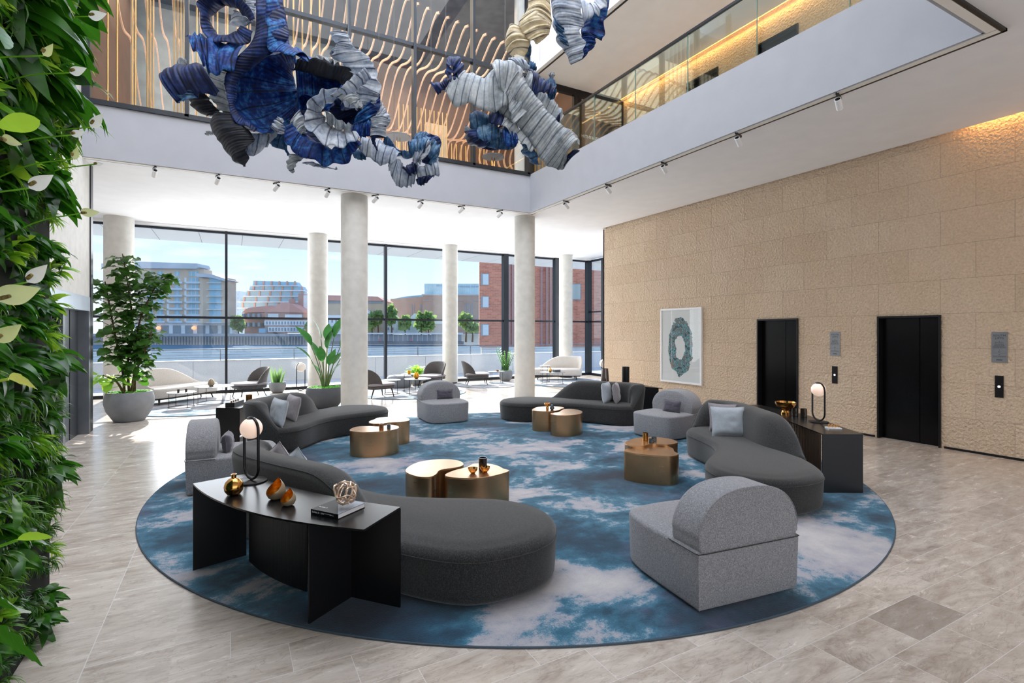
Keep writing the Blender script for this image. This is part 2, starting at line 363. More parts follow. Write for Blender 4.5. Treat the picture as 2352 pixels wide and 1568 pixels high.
b = MB(); b.box(WX, RX, WEND-0.05, WEND-0.001, 0, CEIL) ; b.box(WX+0.26, WX+0.3, -7, WEND-0.05, 0, 12)
struct('wall_right_return', b, M['plaster'])
b = MB()
for y0, y1 in ((-7, 4.05), (5.08, 6.47), (7.49, WEND)): b.box(WX-0.012, WX, y0, y1, 0.0, 0.035)
struct('baseboard_right', b, M['black_metal'])
# lift doors
for i, (y0, y1, z0, z1) in enumerate(LIFTS):
    d = thing('door_%d' % (i+1), (WX, (y0+y1)/2, z0), ['black lift door beside the framed artwork', 'black lift door at the right under the cove light', 'black lift door on the balcony, farther one', 'black lift door on the balcony, nearer one'][i], 'lift door')
    d['kind'] = 'structure'; w = y1-y0; h = z1-z0
    f = MB(); f.box(-0.03, 0.14, -w/2, -w/2+0.03, 0, h); f.box(-0.03, 0.14, w/2-0.03, w/2, 0, h); f.box(-0.03, 0.14, -w/2+0.03, w/2-0.03, h-0.035, h); f.build('door_frame', M['frame'] if i == 5 else M['black_metal'], d, False)
    MB().box(0.10, 0.13, -w/2+0.03, -0.012-w*0.13, 0, h-0.035).build('door_leaf', M['lift'], d, False)
    MB().box(0.10, 0.13, -w*0.13-0.002, w/2-0.03, 0, h-0.035).build('door_leaf', M['lift'], d, False)
# upper level: balcony ceiling, upper fascia, upper side walls
b = MB(); b.box(VX1, 10.02, -7, VY1+0.06, CEIL1, 8.95); b.box(-8, VX1, -7, VY0, CEIL1, 8.95); struct('ceiling_upper', b, M['warmwhite'])
b = MB(); b.box(VX1-0.02, VX1, VY0, VY1, CEIL1-0.02, 13); b.box(VX0, VX1, VY0-0.02, VY0, CEIL1-0.02, 13); struct('trim_6', b, M['plaster'])
b = MB(); b.box(VX1+0.1, VX1+0.14, VY0, VY1, CEIL1-0.012, CEIL1+0.001); struct('trim_7', b, M['black_metal'])
b = MB(); b.box(-8, -2, -7.1, -7, 0, 9); b.box(9, 10.2, -7.1, -7, 0, 9); b.box(-2, 9, -7.1, -7, 4.2, 9); struct('wall_back', b, M['plaster'])
# left wall (door block), upper left wall
DW0, DW1, DH = 8.6, 12.2, 2.3
b = MB(); b.box(VX0-0.3, VX0, -7, DW0, 0, 13); b.box(VX0-0.3, VX0, DW0, DW1+0.25, DH+0.02, 13); b.box(VX0-0.3, VX0, DW1+0.14, DW1+0.25, 0, DH+0.02)
struct('wall_left', b, M['column'])
MB().box(-8.1, -8, -7, WY, 0, 12).build('wall_far_left', M['plaster'], None, False)['kind'] = 'structure'
MB().box(VX0-2.2, VX0-2.1, DW0-3, DW1, 0, DH+0.3).build('wall_vestibule', M['frame'], None, False)['kind'] = 'structure'
d = thing('door_5', (VX0, (DW0+DW1)/2, 0), 'dark sliding entrance doors under a pale steel header on the left', 'door'); d['kind'] = 'structure'
w = (DW1-DW0)/2
MB().box(-0.31, 0.03, -w, w+0.14, DH-0.02, DH+0.24).build('door_header', plain('pale_steel_header', (168, 180, 192), 0.35, 0.5, var=0.03), d, False)
MB().box(-0.32, 0.035, w, w+0.14, 0, DH-0.02).build('door_frame', M['steel'], d, False)
for x0, x1, y0, y1, mt in ((-0.2, -0.12, w-0.55, w, 'frame'), (-0.16, -0.13, w-1.0, w-0.55, 'steel'), (-0.24, -0.14, w-1.12, w-1.0, 'frame'), (-0.12, -0.06, w-1.25, w-1.12, 'steel'), (-0.3, -0.2, w-2.0, w-1.25, 'frame'), (-0.28, -0.2, w-2.8, w-2.02, 'lift'), (-0.3, -0.2, -w, w-2.82, 'lift')):
    MB().box(x0, x1, y0, y1, 0, DH-0.02).build('door_leaf', M[mt], d, False)
b = MB().box(VX0-0.34, VX0+0.02, DW1+0.25, DW1+0.42, 0.0, CEIL); struct('trim_8', b, M['frame'])
# columns
COL = [(-2.73, 17.9, 0.35), (2.5, 17.9, 0.31), (7.12, 17.9, 0.28), (12.27, 17.9, 0.28), (2.55, 12.45, 0.305), (7.17, 12.47, 0.285)]
clab = ['white round column behind the tall fiddle leaf tree', 'white column at the glazing behind the broad leaved plant', 'white column at the glazing behind the dark lounge chair', 'white column behind the pale sofa on the right', 'thick white column beside the broad leaved plant in the dark pot', 'thick white column below the corner of the void']
for (x, y, r), lb in zip(COL, clab):
    c = thing('column', (x, y, 0), lb, 'column'); 
    MB().cyl(0, 0, r, 0.04, CEIL, 48).build('shaft', M['column'], c); MB().cyl(0, 0, r-0.02, 0, 0.04, 48).build('base_ring', M['black_metal'], c)
for x, y, r, lb in ((-2.73, 17.6, 0.37, 'round column behind the copper fins on the upper level, far left'), (7.17, 12.5, 0.27, 'round column behind the upper glazing at the corner of the void')):
    tag(MB().cyl(x, y, r, FL1, 11.4, 48).build('column', M['column']), lb, 'column')
# ---------------------------------------------------------------- river side glazing
MX = [-7.6, -5.0, -0.12, 4.85, 9.67, 12.11, 13.80]
b = MB()
for i, x in enumerate(MX):
    wdt = 0.035 if x < 5 else 0.075 + (0.03 if x > 9 else 0)
    b.box(x-wdt, x+wdt, WY-0.12, WY+0.1, 0.0, CEIL-0.02)
b.box(-8, RX, WY-0.05, WY+0.08, 0, 0.09); b.box(-8, RX, WY-0.045, WY+0.05, 2.29, 2.36); b.box(-8, RX, WY-0.03, WY+0.05, CEIL-0.14, CEIL-0.08)
b.box(RX-0.05, RX+0.05, WEND, WY, 0, 0.09); b.box(RX-0.04, RX+0.04, WEND, WY, 2.29, 2.36); b.box(RX-0.04, RX+0.04, WEND, WY, CEIL-0.14, CEIL-0.06); b.box(RX-0.05, RX+0.05, 17.35, 17.5, 0, CEIL-0.1); b.box(RX-0.04, RX+0.04, 17.5, 18.3, 2.72, 2.78)
fr = struct('window_1', b, M['frame'], label='tall river side glazing with dark mullions')
for i in range(len(MX)-1):
    MB().box(MX[i]+0.03, MX[i+1]-0.03, WY-0.01, WY+0.01, 0.09, 2.29).build('pane', M['glass'], fr, False); MB().box(MX[i]+0.03, MX[i+1]-0.03, WY-0.01, WY+0.01, 2.36, CEIL-0.14).build('pane', M['glass'], fr, False)
MB().box(RX-0.01, RX+0.01, WEND, WY-0.1, 0.09, CEIL-0.14).build('pane', M['glass'], fr, False)
b = MB(); b.box(-8, RX, WY-0.2, WY+0.12, CEIL-0.075, CEIL+0.02); struct('trim_9', b, M['white'], label='white blind box above the glazing')
# outside soffit
t = NT('white_soffit_panels'); sb = bricks(t.obj(loc=(0.9, 0.2, 0)), 1.25, 9.0, 0.01, 0.86, 0.9, 0.0); sb.inputs['Mortar'].default_value = (0.35, 0.35, 0.36, 1); t.col(sb.outputs['Color']); t.set(0.7)
struct('ceiling_terrace', MB().box(-12, 22, WY+0.1, 21.55, CEIL-0.0, CEIL+0.3), t.m)
# ---------------------------------------------------------------- upper glazed wall with the bar behind
UZ = 12.6
b = MB()
UM = [-0.75, 0.78, 2.31, 3.82, 5.35, 6.93]
for x in UM: b.box(x-0.035, x+0.035, VY1-0.06, VY1+0.12, 6.06, UZ)
b.box(VX0, VX1, VY1-0.06, VY1+0.12, 6.02, 6.11); b.box(VX0, VX1, VY1-0.04, VY1+0.1, 8.63, 8.71)
b.box(VX0, VX0+0.12, VY1-0.06, VY1+0.1, 6.1, UZ)
fr = struct('window_2', b, M['frame'], label='upper glazed wall of the bar above the void')
xs = [VX0]+UM
for i in range(len(xs)-1):
    for z0, z1 in ((6.11, 8.63), (8.71, UZ)): MB().box(xs[i]+0.035, xs[i+1]-0.035, VY1+0.02, VY1+0.035, z0, z1).build('pane', M['glass'], fr, False)
# framed glass doors at the end of the balcony
b = MB(); b.box(7.0, WX, VY1, VY1+0.1, 8.5, CEIL1)
for x0, x1 in ((7.0, 7.12), (8.42, 8.55), (8.57, 8.68), (9.42, 9.62), (9.98, WX)): b.box(x0, x1, VY1, VY1+0.1, FL1, 8.5)
fr = struct('door_6', b, M['black_metal'], label='black framed glass doors of the bar at the end of the balcony'); fr['category'] = 'door'
MB().box(7.12, 8.42, VY1+0.04, VY1+0.055, FL1, 8.5).build('door_glass', M['glass'], fr, False); MB().box(8.68, 9.42, VY1+0.04, VY1+0.055, FL1, 8.5).build('door_glass', M['glass'], fr, False); MB().box(9.62, 9.98, VY1+0.04, VY1+0.055, FL1, 8.5).build('door_glass', M['glass'], fr, False)
R90 = Matrix.Rotation(PI/2, 4, 'X')
text('lettering', 'HITHE&SEEK', 0.15, Matrix.Translation((7.85, VY1+0.03, 7.42)) @ R90, M['white'], fr, spacing=1.15)
text('lettering', 'HITHE&SEEK', 0.12, Matrix.Translation((9.05, VY1+0.03, 7.42)) @ R90, M['white'], fr, spacing=1.1)
# bar room shell
M['brownwall'] = plain('brown_panelling', (104, 74, 54), 0.6, var=0.08)
b = MB(); b.box(4.2, 10.3, WY+0.02, WY+0.1, 7.3, 13); struct('wall_back_upper', b, M['brownwall'])
b = MB(); b.box(-3, 4.2, WY+0.02, WY+0.1, 7.3, 13); struct('wall_back_upper_left', b, plain('blue_grey_sky_reflection', (142, 158, 168), 0.5, var=0.08))  # wall tinted blue grey to paint in the sky reflected in the glass
b = MB(); b.box(-3, -2.4, 12.1, WY, FL1, 13) ; b.box(10.2, 10.3, 12.0, WY, FL1, 13); struct('wall_side_upper', b, M['brownwall'])
b = MB(); b.box(-3, 10.3, 12.1, WY, 11.6, 11.8); struct('ceiling_bar', b, plain('dark_exposed_ceiling', (70, 74, 78), 0.7, var=0.2))
b = MB()
for x in [-2.6+1.6*i for i in range(9)]: b.box(x-0.03, x+0.03, WY, WY+0.1, FL1, 7.3)
b.box(-3, 10.3, WY, WY+0.1, 7.22, 7.34); b.box(-3, 10.3, WY, WY+0.1, FL1, 6.12)
fr = struct('window_3', b, M['frame'], label='low windows at the back of the bar')
# ---------------------------------------------------------------- balustrade
bal = thing('glass_balustrade', (VX1+0.03, VY1, 6.06), 'frameless glass balustrade with a slim black handrail along the upper balcony', 'balustrade')
ys = [VY1-0.05, 10.47, 9.145, 7.83, 6.49, 5.134, 3.79, VY0+0.05]
for i in range(len(ys)-1):
    p = MB().box(-0.008, 0.008, ys[i+1]-VY1+0.01, ys[i]-VY1-0.01, -0.01, 1.04).build('glass_panel', M['balglass'], bal, False)
    MB().box(-0.009, 0.009, ys[i+1]-VY1+0.004, ys[i+1]-VY1+0.012, 0, 1.04).build('glass_edge', M['glassedge'], p, False)
MB().box(-0.024, 0.024, VY0-VY1, 0, 1.03, 1.075).build('handrail', M['black_metal'], bal, False)
# cove light strips at the head of the stone wall
cv = glow('warm_led_strip', (255, 170, 74), 9.0)
for (y0, y1, z, lb) in ((-5.0, 3.7, 5.3, 'warm cove light at the head of the stone wall on the right'), (VY0-2, VY1, 8.72, 'warm cove light above the balcony wall')):
    tag(MB().box(10.07, 10.1, y0, y1, z, z+0.02).build('cove_light', cv, None, False), lb, 'light')
    lamp('cove_lamp', 'AREA', (10.1, (y0+y1)/2, z-0.02), E_COVE*(y1-y0), (1.0, 0.58, 0.2), (0, 0, 0), shape='RECTANGLE', size=0.06, size_y=(y1-y0))
# ---------------------------------------------------------------- track spotlights
def spot_proto():
    t_ = thing('track_spotlight', (0, 0, 0), 'white cylinder spotlight', 'spotlight')
    MB().box(-0.018, 0.018, -0.11, 0.11, -0.03, 0).build('track_adapter', M['black_metal'], t_, False)
    MB().cyl(0, 0, 0.008, -0.1, -0.03, 8).build('stem', M['white'], t_)
    Mx = Matrix.Translation((0, 0, -0.12)) @ Matrix.Rotation(math.radians(-62), 4, 'X')
    MB().lathe([(0.036, -0.09), (0.04, -0.085), (0.04, 0.088), (0.034, 0.09), (0.034, 0.075)], 20, Mx).build('barrel', M['white'], t_)
    MB().lathe([(0.033, 0.07), (0.033, 0.078)], 20, Mx).build('lens', M['black_metal'], t_)
    return t_
sp0 = spot_proto(); first = True
for k_, px in enumerate((355, 500, 635, 752, 862, 966, 1060, 1148)):
    r = ray(px, 0); X = (VY1+0.12)/r[1]*r[0]; lb = 'white spotlight on the far ceiling track, number %d counted from the left wall' % (k_+1)
    lb = ['leftmost', 'second from the left', 'third from the left', 'fourth from the left', 'fifth from the left', 'third from the corner', 'second from the corner', 'nearest the corner'][k_]
    lb = 'white spotlight on the track facing the camera, ' + lb
    if first: sp0.location = (X, VY1+0.12, CEIL-0.02); sp0['label'] = lb; sp0['group'] = 'spotlights under the bar fascia'; first = False; sp0.rotation_euler = (0, 0, PI+0.25)
    else: dup(sp0, (X, VY1+0.12, CEIL-0.02), PI+0.25*(1 if k_ % 2 else 1.8), lb)
for k_, Y in enumerate((10.37, 8.78, 7.15, 5.54, 3.99)):
    dup(sp0, (VX1+0.12, Y, CEIL-0.02), PI/2+0.35, 'white spotlight on the balcony side track, ' + ['nearest the far corner', 'second from the far corner', 'the middle one', 'second nearest the camera', 'the largest and nearest'][k_], 'spotlights under the balcony fascia')
# ---------------------------------------------------------------- bar interior: fins, rods, tables
t = NT('copper_timber_fins'); n_ = t.noise(t.obj((1, 6, 6)), 3, 4); t.col(t.ramp(n_, [(0.3, (226, 178, 142)), (0.7, (240, 204, 174))])); t.set(0.4, 0.1); M['fin'] = t.m
fins = thing('wavy_timber_ceiling', (0, 12.3, 0), 'rows of wavy copper timber fins hanging in the upper bar', 'ceiling fins')
def finz(X, Y):
    s = Y-12.3; return 10.05-0.27*s+0.30*math.sin(s*2.1+X*0.32+0.4)-0.45*math.exp(-s*3.2)+0.15*math.sin(X*0.7)
for i in range(46):
    X = -2.2+i*0.262; P0, P1 = [], []
    N = 26
    for j in range(N+1):
        Y = 12.3+5.3*j/N; z = finz(X, Y)
        if j == N: z -= 0.0
        P0.append(z)
    b = MB()
    for j in range(N):
        y0, y1 = 5.3*j/N, 5.3*(j+1)/N; z0, z1 = P0[j], P0[j+1]; th = 0.06
        b.add([(X-0.016, y0, z0), (X+0.016, y0, z0), (X+0.016, y1, z1), (X-0.016, y1, z1), (X-0.016, y0, z0+th), (X+0.016, y0, z0+th), (X+0.016, y1, z1+th), (X-0.016, y1, z1+th)], [(0, 3, 2, 1), (4, 5, 6, 7), (1, 2, 6, 5), (3, 0, 4, 7)])
    # drop at the back
    zz = P0[-1]
    for j in range(12):
        y0 = 5.3+0.25*math.sin(j*0.5)*0.8; y1 = 5.3+0.25*math.sin((j+1)*0.5)*0.8; za, zb = zz-0.12*j, zz-0.12*(j+1); 
        b.add([(X-0.016, y0, za), (X+0.016, y0, za), (X+0.016, y1, zb), (X-0.016, y1, zb), (X-0.016, y0+0.1, za), (X+0.016, y0+0.1, za), (X+0.016, y1+0.1, zb), (X-0.016, y1+0.1, zb)], [(0, 1, 2, 3), (4, 7, 6, 5), (1, 5, 6, 2), (3, 7, 4, 0)])
    b.build('fin', M['fin'], fins, False)
M['rod'] = plain('gold_rod', (206, 164, 98), 0.3, 0.7, var=0.05)
def rods(name, xs, Y, z1, lb, z0=FL1):
    t_ = thing(name, (xs[0], Y, z0), lb, 'screen')
    for x in xs: MB().cyl(x-xs[0], 0, 0.017, 0, z1-z0, 8).build('rod', M['rod'], t_)
rods('rod_screen', [-.98+0.055*i for i in range(5)], 12.18, 11.5, 'dense gold rods in the upper bar left of the blue sculpture')
rods('rod_screen', [-0.6+0.18*i for i in range(14)], 12.18, 11.5, 'gold rod screen behind the blue sculpture')
rods('rod_screen', [-2.15, -2.0, -1.75, -1.7, -1.5, -1.45, -1.4], 12.9, 9.6, 'short gold rods beside the upper column at far left')
rods('rod_screen', [4.15+0.13*i for i in range(12)], 14.3, 8.3, 'gold rod screen between the two sculptures')
rods('rod_screen', [6.1+0.16*i for i in range(8)], 15.2, 7.8, 'low gold rod screen behind the white sculpture')
rods('rod_screen', [8.8+0.14*i for i in range(9)], 14.6, 8.6, 'gold rod screen seen through the balcony doors')
tag(MB().box(5.75, 6.5, 16.6, 16.8, FL1, 8.9).build('wall_panel', plain('cream_wall_panel', (206, 186, 158), 0.6, var=0.05), None, False), 'cream timber panel at the back of the upper bar', 'panel')
for px, py, Y, lb in ((915, 316, 13.2, 'round high bar table with a gold stem behind the small sculpture'), (1133, 362, 13.0, 'round high bar table with a gold stem under the white sculpture')):
    r = ray(px, py); dd = Y/r[1]; x = dd*r[0]; z = EYE+dd*r[2]
    t_ = thing('bar_table', (x, Y, FL1), lb, 'table')
    MB().lathe([(0.30, z-FL1), (0.31, z-FL1+0.01), (0.31, z-FL1+0.03), (0.3, z-FL1+0.04)], 32).build('table_top', M['pot_dark'], t_)
    for dx in (-0.04, 0.04): MB().cyl(dx, 0, 0.015, 0.02, z-FL1, 8).build('stem', M['gold'], t_)
    MB().cyl(0, 0, 0.2, 0, 0.02, 24).build('foot', M['gold'], t_)
# ================================================================ TERRACE
M['granite'] = plain('pale_granite', (228, 229, 234), 0.8, var=0.04, vscale=30)
struct('floor_terrace', MB().box(-14, 24, WY+0.1, 22.4, -0.3, -0.01), plain('pale_paving', (206, 207, 212), 0.7, var=0.04))
par = thing('parapet_wall', (5, 22.05, 0), 'pale granite parapet wall of the terrace along the river', 'wall'); L0 = -16
M['joint'] = plain('grey_joint', (132, 134, 140), 0.9, var=0.02)
MB().box(-16, 14, 0, 0.35, -0.01, 0.8).build('wall_body', M['granite'], par, False); MB().box(-16, 14, -0.03, 0.4, 0.8, 0.835).build('coping', plain('granite_coping', (216, 217, 222), 0.6, var=0.02), par, False)
for i in range(14): MB().box(-15+2.2*i, -14.99+2.2*i, -0.003, 0, 0, 0.8).build('joint', M['joint'], par, False)
rl = thing('river_railing', (5, 22.25, 0.835), 'slim grey steel railing along the top of the parapet', 'railing')
MB().tube([(-16, 0, 0.4), (14, 0, 0.4)], 0.02).build('handrail', M['steel'], rl)
for z in (0.1, 0.2, 0.3): MB().tube([(-16, 0, z), (14, 0, z)], 0.006, 6).build('cable', M['steel'], rl)
for i in range(12): MB().box(-15.55+2.55*i, -15.52+2.55*i, -0.02, 0.02, 0, 0.4).build('post', M['steel'], rl, False)
# ================================================================ ROUND RUG
RCX, RCY, RR = 3.65, 6.65, 4.48
def rug_material(name, blobs=True):
    t = NT(name); v = t.obj()
    n1 = t.noise(t.obj((1, 1.5, 1)), 0.75, 9, 0.62, 0.7); n2 = t.noise(v, 3.5, 8, 0.7); n3 = t.noise(v, 120, 2, 0.8); nm = t.noise(t.obj(loc=(5, 9, 2)), 1.1, 6, 0.6)
    f = t.math('ADD', t.math('MULTIPLY', n1, 0.78), t.math('MULTIPLY', n2, 0.45))
    if blobs:
        at_ = t.n.new('ShaderNodeAttribute'); at_.attribute_name = 'pattern'; f = t.math('ADD', t.math('MULTIPLY', t.math('ADD', f, -0.615), 1.25), t.math('ADD', at_.outputs['Fac'], 0.5))
    f = t.math('ADD', f, t.math('MULTIPLY', t.math('SUBTRACT', n3, 0.5), 0.16))
    c = t.ramp(f, [(0.22, (10, 32, 52)), (0.40, (24, 66, 88)), (0.52, (50, 106, 130)), (0.56, (104, 138, 156)), (0.585, (156, 157, 166)), (0.68, (176, 173, 176)), (0.85, (194, 190, 188))])
    c = t.mix(t.ramp(nm, [(0.55, 0.0), (0.7, 0.45)]), c, (118, 112, 142)); c = t.mix(t.math('MULTIPLY', t.math('ABSOLUTE', t.math('SUBTRACT', n3, 0.5)), 0.9), c, (24, 44, 66))
    t.col(c); t.set(0.95, 0, 0.1, sheen=0.25); t.bump(n3, 0.5, 0.006); return t.m
M['rug'] = rug_material('cloud_pattern_carpet'); M['rug2'] = rug_material('cloud_pattern_carpet_small', False)
PAT = [(1180, 1040, .62, 1), (1270, 1025, .5, 1), (1090, 1000, .5, .7), (1230, 1130, .5, 1), (1320, 1165, .35, .9), (1150, 1150, .3, .7), (1330, 1370, .55, 1), (1240, 1420, .5, 1), (1430, 1350, .3, .8),
       (1900, 1250, .5, 1), (1850, 1205, .35, .9), (1955, 1290, .4, 1), (1850, 1330, .4, .6), (930, 1010, .45, .8), (880, 1065, .4, .8), (780, 1110, .3, .4), (640, 1345, .3, .6), (390, 1190, .35, .8), (440, 1130, .2, .5),
       (1580, 1090, .25, .9), (1590, 1050, .25, .7), (1420, 985, .4, .8), (1480, 1170, .18, .8), (1560, 1175, .18, .7), (1480, 1450, .25, .7), (1150, 1480, .4, .7), (950, 950, .8, .7), (1330, 1075, .2, .8), (1950, 1180, .3, .6), (720, 1470, .3, .3),
       (1400, 1105, .75, -1), (1350, 1250, .45, -.9), (1390, 1420, .25, -1), (1000, 1460, .35, -1), (900, 1450, .5, -.8), (560, 1330, .35, -1), (700, 1050, .6, -1), (830, 1110, .5, -.8), (1130, 975, .5, -.9), (1560, 1440, .5, -1), (1700, 1430, .4, -1), (1900, 1160, .2, -.8),
       (2010, 1190, .2, -.9), (430, 1240, .3, -.9), (640, 1400, .25, -1), (780, 1430, .4, -1), (1590, 1150, .35, -.8), (1040, 1140, .3, -.6), (400, 1120, .25, -.9), (1140, 1085, .25, -.6), (1300, 990, .4, -.7), (1500, 1330, .3, -.5), (1800, 1400, .3, -.9)]
def carpet(name, cx, cy, R, label, m, pat=None, n=160):
    t_ = thing(name, (cx, cy, 0), label, 'rug'); b = MB(); rs = [R*math.sqrt(i/46) if pat else R*(i/2) for i in range(1, 47 if pat else 3)]
    vs_ = [(0, 0, 0.014)]+[(r*math.cos(2*PI*j/n), r*math.sin(2*PI*j/n), 0.014) for r in rs for j in range(n)]; K = len(rs)
    vs_ += [((R+0.006)*math.cos(2*PI*j/n), (R+0.006)*math.sin(2*PI*j/n), 0.001) for j in range(n)]
    fs = [(0, 1+j, 1+(j+1) % n) for j in range(n)]
    for i in range(K): fs += [(1+i*n+j, 1+(i+1)*n+j, 1+(i+1)*n+(j+1) % n, 1+i*n+(j+1) % n) for j in range(n)]
    b.add(vs_, fs); o = b.build('pile', m, t_)
    if pat:
        P = [(*at(px, py), s, w) for px, py, s, w in pat]; a = o.data.attributes.new('pattern', 'FLOAT', 'POINT')
        for i, v in enumerate(o.data.vertices):
            x, y = v.co.x+cx, v.co.y+cy; s = 0
            for bx, by, sg, w in P:
                dx, dy = (x-bx), (y-by); s += w*math.exp(-(dx*dx+dy*dy)/(sg*sg*0.75))
            a.data[i].value = max(-0.2, min(0.2, s*0.19))
    MB().tube([((R+0.002)*math.cos(2*PI*j/n), (R+0.002)*math.sin(2*PI*j/n), 0.007) for j in range(n)], 0.007, 6, True).build('edge_binding', plain('rug_binding', (70, 84, 96), 0.9), t_)
    return t_
carpet('round_rug', RCX, RCY, RR, 'large round blue and cream cloud patterned rug under the main seating circle', M['rug'], PAT)
RUGZ = 0.014
carpet('round_rug', -0.4, 15.6, 2.0, 'round blue rug under the pale sofa on the left by the glazing', M['rug2'])
carpet('round_rug', 4.9, 15.75, 1.75, 'round pale blue rug under the dark chairs in the middle of the window lounge', M['rug2'])
carpet('round_rug', 8.05, 16.7, 1.15, 'small round rug under the lone lounge chair and wire table', M['rug2'])
carpet('round_rug', 11.0, 16.05, 1.7, 'round blue rug under the pale sofa on the right by the glazing', M['rug2'])
# ================================================================ CURVED SOFAS
FOOT = [(-.62, .2), (-.5, .43), (-.27, .58), (.02, .61), (.3, .52), (.65, .37), (1.0, .29), (1.35, .32), (1.7, .42), (2.0, .47), (2.25, .37), (2.4, .12), (2.38, -.13), (2.2, -.30), (1.7, -.42), (1.1, -.5), (.6, -.58), (.1, -.61), (-.27, -.54), (-.5, -.32), (-.63, -.05)]
def sofa(lobe, end, mirror, label, group):
    lobe, end = Vector(lobe), Vector(end); u = (end-lobe); L = u.length/2.35; u.normalize(); w = Vector((-u.y, u.x))*(1 if mirror else -1)
    # v axis points to the rug's centre
    if (Vector((RCX, RCY))-lobe).dot(w) < 0: w = -w
    W = lambda a, b_: (u*a*L+w*b_)
    t_ = thing('curved_sofa', (lobe.x, lobe.y, RUGZ), label, 'sofa', 0, group)
    P = smoothpoly([W(*p) for p in FOOT], 110)
    if area2(P) < 0: P = P[::-1]
    b = MB(); b.soft(P, 0.015, 0.395, 0.075, 0.05, 0.02, 0.015, seg=6); b.build('seat', M['sofa'], t_, angle=1.2)
    MB().tube([(p.x, p.y, 0.325) for p in inset(P, -0.001)], 0.004, 5, True).build('seam', M['sofa'], t_)
    # backrest along the outer edge, wrapping the end
    path = [(.40, -.60), (.7, -.57), (1.1, -.5), (1.7, -.42), (2.18, -.31), (2.385, -.12), (2.40, .12), (2.26, .34)]
    Q = smoothline([W(*p) for p in path], 46); R = []; n = len(Q)
    side = None; outer = []
    for i in range(n):
        a = Q[max(0, i-1)]; c = Q[min(n-1, i+1)]; t1 = (c-a).normalized(); nn = Vector((-t1.y, t1.x))
        if side is None: side = 1 if nn.dot(w) > 0 else -1
        nn = nn*side; s = i/(n-1)
        e_ = lambda x: x*x*(3-2*x)
        k = min(e_(min(1, s/0.30)), e_(min(1, (1-s)/0.20))); k = k**0.7
        h = 0.40+0.405*k; th = 0.10+0.14*k; lean = 0.05*k
        q = Q[i]-nn*0.012
        sec = [(0.0, 0.02), (-0.01-lean*.2, 0.25), (-0.02-lean, h-0.08), (-0.005-lean, h-0.03), (0.03-lean, h-0.005), (0.07-lean*.9, h), (th*.75-lean*.6, h-0.012), (th-lean*.5, h-0.05), (th*1.04, h-0.12 if h > .56 else 0.40), (th*1.15, 0.37), (th*1.0, 0.20), (0.05, 0.02)]
        R.append([(q.x+nn.x*a_, q.y+nn.y*a_, max(z_, 0.0)) for a_, z_ in sec])
    o = MB().rings(R).build('backrest', M['sofa'], t_, angle=1.2); recalc(o)
    MB().tube([R[i][3] for i in range(n)], 0.004, 5).build('seam', M['sofa'], t_)
    return t_, W
gs = 'curved charcoal sofas round the rug'
SA = sofa((1.67, 3.75), (.25, 5.72), False, 'charcoal curved sofa in front, its back against the black console with the books', gs)
SB = sofa((2.1, 10.25), (.36, 8.9), True, 'charcoal curved sofa at the back left in front of the broad leaved plant', gs)
SC_ = sofa((5.72, 9.75), (7.36, 8.12), True, 'charcoal curved sofa at the back right, seen from the front with two silver cushions', gs)
SD = sofa((5.25, 3.78), (6.68, 5.66), False, 'charcoal curved sofa on the right with its back to the console and lift doors', gs)
# ================================================================ GREY ARMCHAIRS
def armchair(x, y, rz, label, first=[None]):
    if first[0]: return dup(first[0], (x, y, RUGZ), rz, label)
    t_ = thing('slipper_armchair', (x, y, RUGZ), label, 'armchair', rz, 'grey armchairs round the rug')
    fp = smoothpoly([(-.455, -.47), (-.458, -.40), (-.462, 0), (-.455, .22), (-.40, .41), (-.25, .48), (0, .5), (.25, .48), (.40, .41), (.455, .22), (.462, 0), (.458, -.40), (.455, -.47), (.40, -.475), (0, -.478), (-.40, -.475)], 96)
    MB().soft(fp, 0.012, 0.415, 0.03, 0.03, 0.012, 0.012, seg=5).build('seat_base', M['boucle'], t_, angle=1.0)
    ar = [Vector((-.375+.055*math.cos(a), .055+.055*math.sin(a))) for a in [PI*1.5-PI/2*k/6 for k in range(7)]]+[Vector((-(.457 if PI*.04 < a < PI*.96 else .445)*abs(math.cos(a))**.8*(1 if math.cos(a) > 0 else -1), .06+.40*math.sin(a)**.8)) for a in [PI*k/50 for k in range(1, 50)]]+[Vector((.375+.055*math.cos(a), .055+.055*math.sin(a))) for a in [-PI/2*k/6 for k in range(7)]]; ar = smoothpoly(ar, 120)
    Mx = Matrix.Translation((0, -.468, .345)) @ Matrix.Rotation(PI/2, 4, 'X') @ Matrix.Scale(-1, 4, (0, 0, 1))
    o = MB().soft(ar, 0.0, 0.30, 0.035, 0.012, 0.008, 0, Mx, seg=5).build('backrest', M['boucle'], t_, angle=1.0); recalc(o)
    for y_, in ((-.478+.012,), (-.175-.035,)):
        P = inset(ar if area2(ar) > 0 else ar[::-1], -0.001 if y_ < -.3 else 0.002)
        q = [p for p in P if p.y > .08]; k0 = max(range(len(q)), key=lambda i: (q[i]-q[i-1]).length); q = q[k0:]+q[:k0]
        MB().tube([(p.x, y_, .345+p.y) for p in q], 0.0025, 5).build('seam', M['boucle'], t_)
    MB().tube([(-.462, -.17, .404), (-.464, -.44, .404), (-.456, -.474, .404), (-.40, -.480, .404), (.40, -.480, .404), (.456, -.474, .404), (.464, -.44, .404), (.462, -.17, .404)], 0.0035, 5).build('seam', M['sofa'], t_)
    first[0] = t_; return t_
armchair(3.235, 2.84, math.radians(-7), 'grey armchair nearest the camera with its arched back turned to us')
armchair(4.0, 10.42, math.radians(178), 'grey armchair at the far side of the rug facing the camera')
armchair(0.03, 7.38, math.radians(-92), 'grey armchair at the left edge of the rug behind the globe lamp')
armchair(6.98, 6.98, math.radians(98), 'grey armchair on the right side of the rug beneath the framed artwork')
